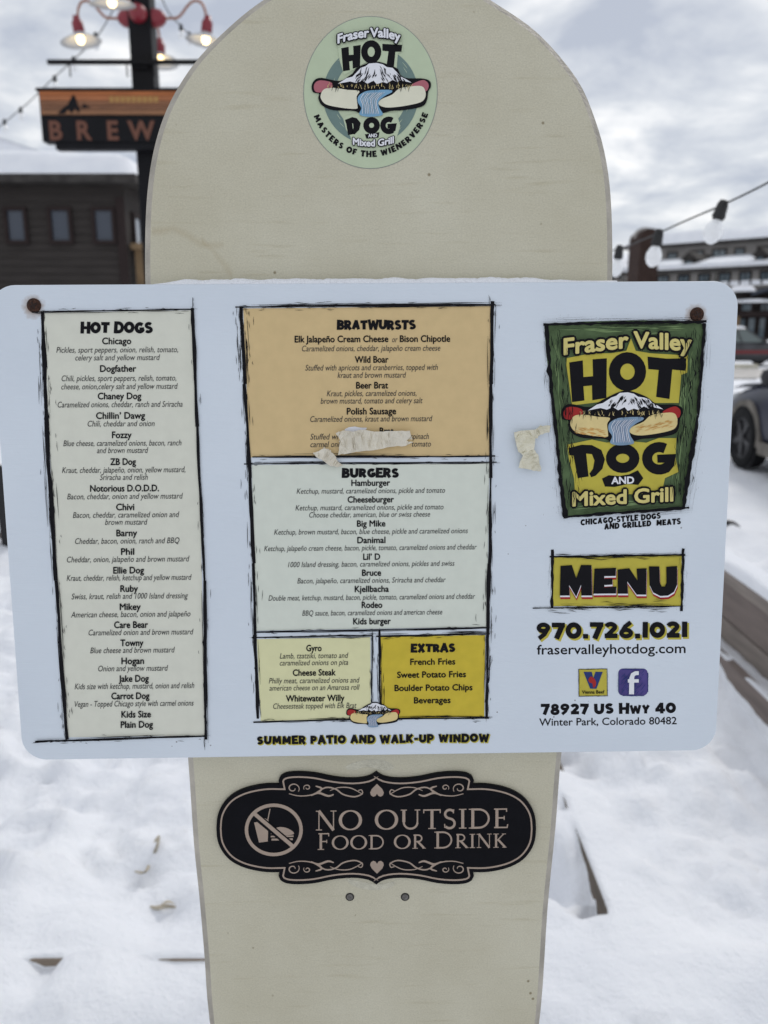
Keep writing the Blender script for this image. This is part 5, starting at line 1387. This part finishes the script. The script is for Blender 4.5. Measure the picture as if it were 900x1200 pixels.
# ================================================================ buildings
SIDING = mat('dark_siding', (.046, .040, .037), .8, spec=.15, var=.2, vscale=1.2, stretch=(1, 1, 14), bump=.6, bscale=2.2)
TRIMD = mat('dark_trim', (.030, .021, .020), .75, spec=.15, var=.15, vscale=3)
PANE = mat('window_pane', (.06, .07, .09), .12, spec=.4)
FASCIA = mat('fascia', (.055, .05, .047), .8, spec=.15, var=.4, vscale=2.5)
TANW = mat('tan_post', (.20, .13, .065), .7, var=.25, vscale=4)
BY = 22.0
bx1 = px_at(147, 260, BY).x; bx0 = bx1 - 16; zev = px_at(80, 217, BY).z; ztop = px_at(80, 207, BY).z
hb = empty('dark_building', (bx1, BY, 0)); tag(hb, 'dark brown flat-roofed building with three square windows under thick roof snow', 'building')
wl_ = MB().box(-16, 0, .03, 12, -.3, zev)
nb = int(zev / .19)
for k in range(nb):                      # lapped boards, thicker at their lower edge
    a0, a1 = zev * k / nb, zev * (k + 1) / nb
    wl_.add([(-16, -.012, a0), (0, -.012, a0), (0, .02, a1), (-16, .02, a1), (-16, .035, a0), (0, .035, a0)], [(0, 1, 2, 3), (4, 5, 1, 0)])
wl_.build('wall', SIDING, hb)
rf = MB().box(-16.4, .45, -.45, 12.4, zev + .001, ztop).build('roof', FASCIA, hb)
snow_slab('roof_snow', -16.4, .42, -.42, 12.2, ztop + .001, .72, 1.3, 60, 40, .16, .5, parent=rf)
def win(root, x0, x1, z0, z1, y=0.0, fr=.12, mull=False, side=None, pane=None):
    """a framed window on the plane y (or on the side wall x=side)"""
    def bx(a0, a1, b0, b1, d0, d1):
        if side is None: return MB().box(a0, a1, y - d1, y - d0, b0, b1)
        return MB().box(side + d0, side + d1, a0, a1, b0, b1)
    f = MB()
    for a0, a1, b0, b1 in ((x0 - fr, x1 + fr, z1, z1 + fr), (x0 - fr, x1 + fr, z0 - fr, z0), (x0 - fr, x0, z0 + .0005, z1 - .0005), (x1, x1 + fr, z0 + .0005, z1 - .0005)):
        t = bx(a0, a1, b0, b1, .001, .09); f.add(t.v, t.f)
    if mull:
        xm = (x0 + x1) / 2; t = bx(xm - .03, xm + .03, z0, z1, .02, .06); f.add(t.v, t.f)
    fo = f.build('window', TRIMD, root)
    bx(x0, x1, z0, z1, .004, .02).build('pane', pane or PANE, fo)
for xa, xb in ((12, 27.5), (63, 80), (114, 131)):
    p0, p1 = px_at(xa, 282, BY), px_at(xb, 247, BY)
    win(hb, p0.x - bx1, p1.x - bx1, p0.z, p1.z, fr=.09)
for k in range(4):
    win(hb, -5.5 - k * 2.6, -4.3 - k * 2.6, 1.2, 2.5, fr=.12)
SKYREFL = mat('sky_reflection_pane', (.35, .38, .42), .05, spec=.9)  # pale base colour paints the sky's reflection into the side windows
for k in range(5): win(hb, .6 + k * 1.7, 1.9 + k * 1.7, px_at(150, 284, BY).z, px_at(150, 250, BY).z, side=0.0, fr=.1, mull=True, pane=SKYREFL)
for k in range(4): MB().box(.10, .34, .3 + k * 3.0, .54 + k * 3.0, -.3, px_at(150, 282, BY).z - .2).build('porch_post', TANW, hb)
MB().box(.05, .5, .1, 11, px_at(150, 282, BY).z - .2, px_at(150, 282, BY).z - .05).build('porch_beam', TANW, hb)
MB().box(-.22, .001, -.06, -.001, -.3, zev - .3).build('corner_board', TRIMD, hb)

# gabled house behind it
GY = 34.0
gl_ = empty('gabled_house', (px_at(-60, 180, GY).x, GY, 0)); tag(gl_, 'gabled house with heavy snow roof just above the dark building roof', 'building')
z_r = px_at(-60, 143, GY).z; z_e2 = px_at(95, 192, GY).z; hw = px_at(95, 180, GY).x - px_at(-60, 180, GY).x
m = MB(); m.add([(-hw + .6, 0, -.3), (hw - .6, 0, -.3), (hw - .6, 0, z_e2), (0, 0, z_r - .55), (-hw + .6, 0, z_e2), (-hw + .6, 9, -.3), (hw - .6, 9, -.3), (hw - .6, 9, z_e2), (0, 9, z_r - .55), (-hw + .6, 9, z_e2)], [(0, 1, 2, 3, 4), (9, 8, 7, 6, 5), (0, 5, 6, 1), (1, 6, 7, 2), (4, 9, 5, 0)]); m.build('wall', SIDING, gl_)
for s_ in (-1, 1):
    m = MB(); n_ = 14
    for j in range(7):
        for i in range(n_ + 1):
            t = i / n_; y = -.6 + 10.2 * j / 6; th = .5 * math.sqrt(max(0, 1 - (max(0, t - .8) / .2) ** 2))
            m.v.append((s_ * hw * t, y, z_r - .5 + (z_e2 - z_r) * t + th + .05 * noise.noise((t * 5, y, s_))))
        for i in range(n_ + 1):
            t = i / n_; m.v.append((s_ * hw * t, y, z_r - .52 + (z_e2 - z_r) * t))
    rw = 2 * (n_ + 1)
    for j in range(6):
        for i in range(n_): q_ = j * rw + i; m.f += [(q_, q_ + 1, q_ + rw + 1, q_ + rw), (q_ + n_ + 1, q_ + n_ + 1 + rw, q_ + n_ + 2 + rw, q_ + n_ + 2)]
    for j in (0, 6):
        for i in range(n_): q_ = j * rw + i; m.f.append((q_, q_ + 1, q_ + n_ + 2, q_ + n_ + 1))
    m.build('roof_snow', SNOW, gl_, True)
for k in (-1, 1): win(gl_, k * 2.2 - .5, k * 2.2 + .5, 2.0, 3.3, fr=.1)

# ---- long condominium block across the road, right
def facade(name, label, pA, pB):
    d = Vector((pB.x - pA.x, pB.y - pA.y, 0)); o = empty(name, (pA.x, pA.y, 0), math.atan2(d.y, d.x)); tag(o, label, 'building')
    pl = Plane(Vector((pA.x, pA.y, 0)), d.normalized(), Vector((0, 0, 1)))
    return o, (lambda px, py: pl.P(px, py)), d.length
GREY = mat('condo_wall', (.33, .31, .29), .8, var=.25, vscale=.5)
GREY2 = mat('condo_band', (.36, .34, .32), .8, var=.3, vscale=.8)
CWIN = mat('condo_glass', (.16, .21, .24), .08, spec=.8)
cn, fc, _ = facade('condo_block', 'long grey condominium block with snow-covered tiers of roof beyond the road', px_at(768, 300, 60), px_at(905, 300, 54.5))
L = fc(1040, 300)[0]; zq = lambda y, x=840: fc(x, y)[1]
MB().box(-3.6, L, 4, 16, -.3, zq(279)).build('upper_wall', GREY, cn)
ur = MB().box(-4.2, L + 1, 3.2, 17, zq(279) + .001, zq(276)).build('upper_roof', FASCIA, cn)
snow_slab('roof_snow', -4.2, L + 1, 3.2, 17, zq(276) + .002, zq(266) - zq(276) + .35, 1.2, 60, 20, .2, .3, parent=ur)
MB().box(-3.6, L, 14, 17, zq(268), zq(258)).build('roof_ridge', GREY, cn)
MB().box(-2.5, L, 0, 3.99, -.3, zq(313)).build('lower_wall', GREY2, cn)
m = MB(); z_a, z_b = zq(314), zq(299)
for i in range(61):
    x = -2.8 + (L + 3) * i / 60
    for t, th in ((0, 0), (.0, .45), (.15, .6), (.5, .6), (1, .5)): m.v.append((x, -.6 + 4.58 * t, z_a + (z_b - z_a) * t + th * .55 * (1 + .25 * noise.noise((x * .6, t * 2, 3)))))
for i in range(60):
    for k in range(4): q_ = i * 5 + k; m.f.append((q_, q_ + 5, q_ + 6, q_ + 1))
m.build('lean_to_roof_snow', SNOW, cn, True)
MB().box(-2.8, L + .2, -.58, -.02, zq(317.5), zq(314) - .01).build('lower_eave', FASCIA, cn)
for i, xc in enumerate((809, 892, 970)):
    s0 = fc(xc - 7, 310)[0]; s1 = fc(xc + 7, 310)[0]
    dz0, dz1 = zq(316), zq(303)
    dm = MB().box(s0, s1, -.2, 3.9, dz0, dz1).build('dormer', SIDING, cn)
    pk = MB().add([(s0 - .2, -.4, dz1), (s1 + .2, -.4, dz1), ((s0 + s1) / 2, -.4, dz1 + .55), (s0 - .2, 3.9, dz1), (s1 + .2, 3.9, dz1), ((s0 + s1) / 2, 3.9, dz1 + .55)], [(0, 1, 2), (3, 5, 4), (0, 2, 5, 3), (1, 4, 5, 2), (0, 3, 4, 1)]).build('dormer_roof', FASCIA, dm)
    MB().box(s0 + .22, s1 - .22, -.24, -.201, dz0 + .12, dz1 - .1).build('pane', CWIN, dm)
for i in range(11):
    xa = 755 + i * 27; a0, a1 = fc(xa, 290)[0], fc(xa + (14 if i % 3 else 9), 290)[0]
    win(cn, a0, a1, zq(296.5), zq(287), y=4, fr=.1, mull=True, pane=CWIN)
for i in range(10):
    xa = 772 + i * 24; a0, a1 = fc(xa, 325)[0], fc(xa + 11, 325)[0]
    win(cn, a0, a1, zq(331), zq(321.5), y=0, fr=.1, mull=True, pane=CWIN)
    win(cn, a0, a1, zq(356), zq(345), y=0, fr=.1, mull=True, pane=CWIN)
bl = MB().box(-2.5, L, -1.5, -.001, zq(339), zq(336.5)).build('balcony_slab', GREY, cn)
snow_slab('balcony_snow', -2.5, L, -1.5, -.05, zq(336.5) + .002, .25, .3, 60, 6, .3, .5, parent=bl)
for i in range(24): MB().box(-2.4 + i * (L + 2) / 24, -2.3 + i * (L + 2) / 24, -1.48, -1.38, zq(336.5), zq(331.5)).build('balustrade_post', TRIMD, cn)
# brick tower in front of it
BRICK = mat('brown_brick', (.05, .032, .027), .9, spec=.15, var=.3, vscale=2.5, stretch=(1, 1, 4), bump=.5, bscale=6)
tw0, tw1 = px_at(747.5, 320, 48), px_at(771, 320, 48)
tw = empty('brick_tower', ((tw0.x + tw1.x) / 2, 48, 0)); tag(tw, 'dark brown brick stair tower with rounded top before the grey block', 'tower')
wd = (tw1.x - tw0.x) / 2; zt_ = px_at(757, 277, 48).z
m = MB(); prof = [(-wd, -.3), (wd, -.3), (wd * .93, zt_)] + [(wd * .93 * math.cos(a) , zt_ + .45 * math.sin(a)) for a in [math.pi * i / 8 for i in range(1, 8)]] + [(-wd * .93, zt_)]
n_ = len(prof); m.v = [(x, 0, z) for x, z in prof] + [(x, 2.2, z) for x, z in prof]
m.f = [tuple(range(n_)), tuple(range(2 * n_ - 1, n_ - 1, -1))] + [(i, n_ + i, n_ + (i + 1) % n_, (i + 1) % n_) for i in range(n_)]
m.build('shaft', BRICK, tw)
MB().tube([(wd * .96 * math.cos(a), 1.1, zt_ + .02 + .47 * math.sin(a)) for a in [math.pi * i / 10 for i in range(11)]], .14, 6).build('coping', GREY, tw)
# low house left of the tower
lh = empty('low_house', (px_at(690, 320, 66).x, 66, 0)); tag(lh, 'low snowy-roofed building left of the brick tower, just above the sign', 'building')
wl = px_at(775, 320, 66).x - px_at(690, 320, 66).x
MB().box(0, wl, 0, 8, -.3, px_at(730, 312, 66).z).build('wall', GREY, lh)
m_ = MB().add([(-.5, -.6, px_at(730, 313, 66).z), (wl + .5, -.6, px_at(730, 313, 66).z), (wl + .5, 4, px_at(730, 293, 66).z), (-.5, 4, px_at(730, 293, 66).z), (wl + .5, 8.6, px_at(730, 313, 66).z), (-.5, 8.6, px_at(730, 313, 66).z)], [(0, 1, 2, 3), (3, 2, 4, 5), (0, 3, 5), (1, 4, 2), (0, 5, 4, 1)]); m_.build('roof_snow', SNOW, lh)
for k in range(4): win(lh, 1 + k * wl / 4, 1.9 + k * wl / 4, px_at(730, 326, 66).z, px_at(730, 317, 66).z, fr=.1, pane=CWIN)
# dark lodge, right
lo2, fl_, _ = facade('dark_lodge', 'dark timber lodge with snowy balcony rail behind the red striped car', px_at(858, 380, 45), px_at(960, 380, 43))
Ll = fl_(1010, 380)[0]; zz_ = lambda y: fl_(885, y)[1]
MB().box(0, Ll, 0, 9, -.3, zz_(342)).build('wall', SIDING, lo2)
a_ = MB().add([(.9, -1.0, zz_(343)), (Ll + 1.5, -1.0, zz_(300)), (Ll + 1.5, 10, zz_(300)), (.9, 10, zz_(343)), (.9, -1.0, zz_(347)), (Ll + 1.5, -1.0, zz_(304)), (Ll + 1.5, 10, zz_(304)), (.9, 10, zz_(347))], [(0, 1, 2, 3), (4, 7, 6, 5), (0, 4, 5, 1), (0, 3, 7, 4), (1, 5, 6, 2), (2, 6, 7, 3)]); a_.build('roof', mat('slate_roof', (.045, .055, .075), .6, var=.3, vscale=1), lo2)
MB().add([(1.0, .0, zz_(342) + .001), (Ll, 0, zz_(342) + .001), (Ll, 0, zz_(307)), (1.0, .2, zz_(342) + .001), (Ll, .2, zz_(342) + .001), (Ll, .2, zz_(307))], [(0, 1, 2), (3, 5, 4), (0, 3, 4, 1), (1, 4, 5, 2), (0, 2, 5, 3)]).build('gable', TRIMD, lo2)
snow_slab('ledge_snow', -.2, 1.0, -1.0, 1, zz_(341.8), .3, .3, 8, 8, .2, 1, parent=lo2)
bd = MB().box(-.3, Ll, -1.6, -.001, zz_(371), zz_(366)).build('balcony_deck', TRIMD, lo2)
MB().box(-.3, Ll, -1.6, -1.5, zz_(357), zz_(355.3)).build('balcony_rail', TRIMD, lo2)
snow_slab('rail_snow', -.3, Ll, -1.62, -1.48, zz_(355.3) + .001, .14, .08, 60, 2, .4, 1, parent=lo2)
for i in range(18): MB().box(-.25 + i * .62, -.17 + i * .62, -1.58, -1.5, zz_(366), zz_(357)).build('baluster', TRIMD, lo2)
for (x0, x1, y0_, y1_) in ((867, 873, 393, 374), (877, 884.5, 396, 373), (890, 896.5, 396, 373), (905, 925, 393, 374), (868, 880, 364, 350), (890, 905, 364, 350)):
    win(lo2, fl_(x0, 380)[0], fl_(x1, 380)[0], zz_(y0_), zz_(y1_), fr=.12, pane=CWIN)
for k in range(4): MB().box(.3 + k * 2.4, .5 + k * 2.4, -1.58, -1.4, -.3, zz_(371)).build('deck_post', TANW, lo2)

# ================================================================ conifers
NEEDLE = mat('conifer_needles', (.022, .034, .024), .9, var=.5, vscale=2)
BARK = mat('bark', (.05, .038, .03), .9, var=.3, vscale=6)
def conifer(loc, h, label, seed):
    rnd = random.Random(seed); root = empty('conifer', loc); tag(root, label, 'tree', 'conifers by the grey block')
    MB().tube([(0, 0, -.3), (.02, 0, h * .5), (0, 0, h * .97)], [.035 * h, .02 * h, .004], 8).build('trunk', BARK, root, True)
    m = MB()
    for lv in range(26):
        t = lv / 26; z = h * (.08 + .9 * t); r_ = h * .20 * (1 - t) ** .85 + .06
        for k in range(max(6, int(16 * (1 - t)))):
            a = rnd.uniform(0, 6.283); l = r_ * rnd.uniform(.55, 1.15); c, s_ = math.cos(a), math.sin(a)
            for q_ in range(4):
                f0, f1 = q_ / 4, (q_ + 1.4) / 4; dz = -.35 * l; w0 = l * .16 * rnd.uniform(.6, 1.3); jz = rnd.uniform(-.05, .05) * h * .3
                p0 = Vector((c * l * f0, s_ * l * f0, z + dz * f0 + jz * f0)); p1 = Vector((c * l * f1, s_ * l * f1, z + dz * f1 + jz * f1)); sd_ = Vector((-s_, c, 0)) * w0 + Vector((0, 0, rnd.uniform(-.6, .2) * w0))
                m.add([p0, p1, p0.lerp(p1, .5) + sd_], [(0, 1, 2)]); m.add([p0, p1, p0.lerp(p1, .5) - sd_], [(0, 2, 1)])
    m.build('crown', NEEDLE, root)
for (x, ytop, Y, sd_, lab) in ((834, 308, 50, 1, 'taller dark conifer standing before the grey block'), (824, 320, 50.5, 2, 'shorter dark conifer beside the taller one'), (738, 303, 56, 3, 'thin conifer left of the brick tower'), (727, 309, 57, 4, 'small conifer next to the edge of the board')):
    p_ = px_at(x, 385, Y); conifer((p_.x, Y, 0), px_at(x, ytop, Y).z, lab, sd_)

# ================================================================ far hills
m = MB(); n_ = 120
for i in range(n_ + 1):
    a = R(-80 + 160 * i / n_); 
    for r_, k in ((700, 0), (900, .55), (1150, 1)):
        m.v.append((r_ * math.sin(a), r_ * math.cos(a), -2 + k * (55 + 28 * noise.noise((a * 3, 1, 0)) + 12 * noise.noise((a * 9, 4, 0)))))
for i in range(n_):
    for k in range(2): q_ = i * 3 + k; m.f.append((q_, q_ + 3, q_ + 4, q_ + 1))
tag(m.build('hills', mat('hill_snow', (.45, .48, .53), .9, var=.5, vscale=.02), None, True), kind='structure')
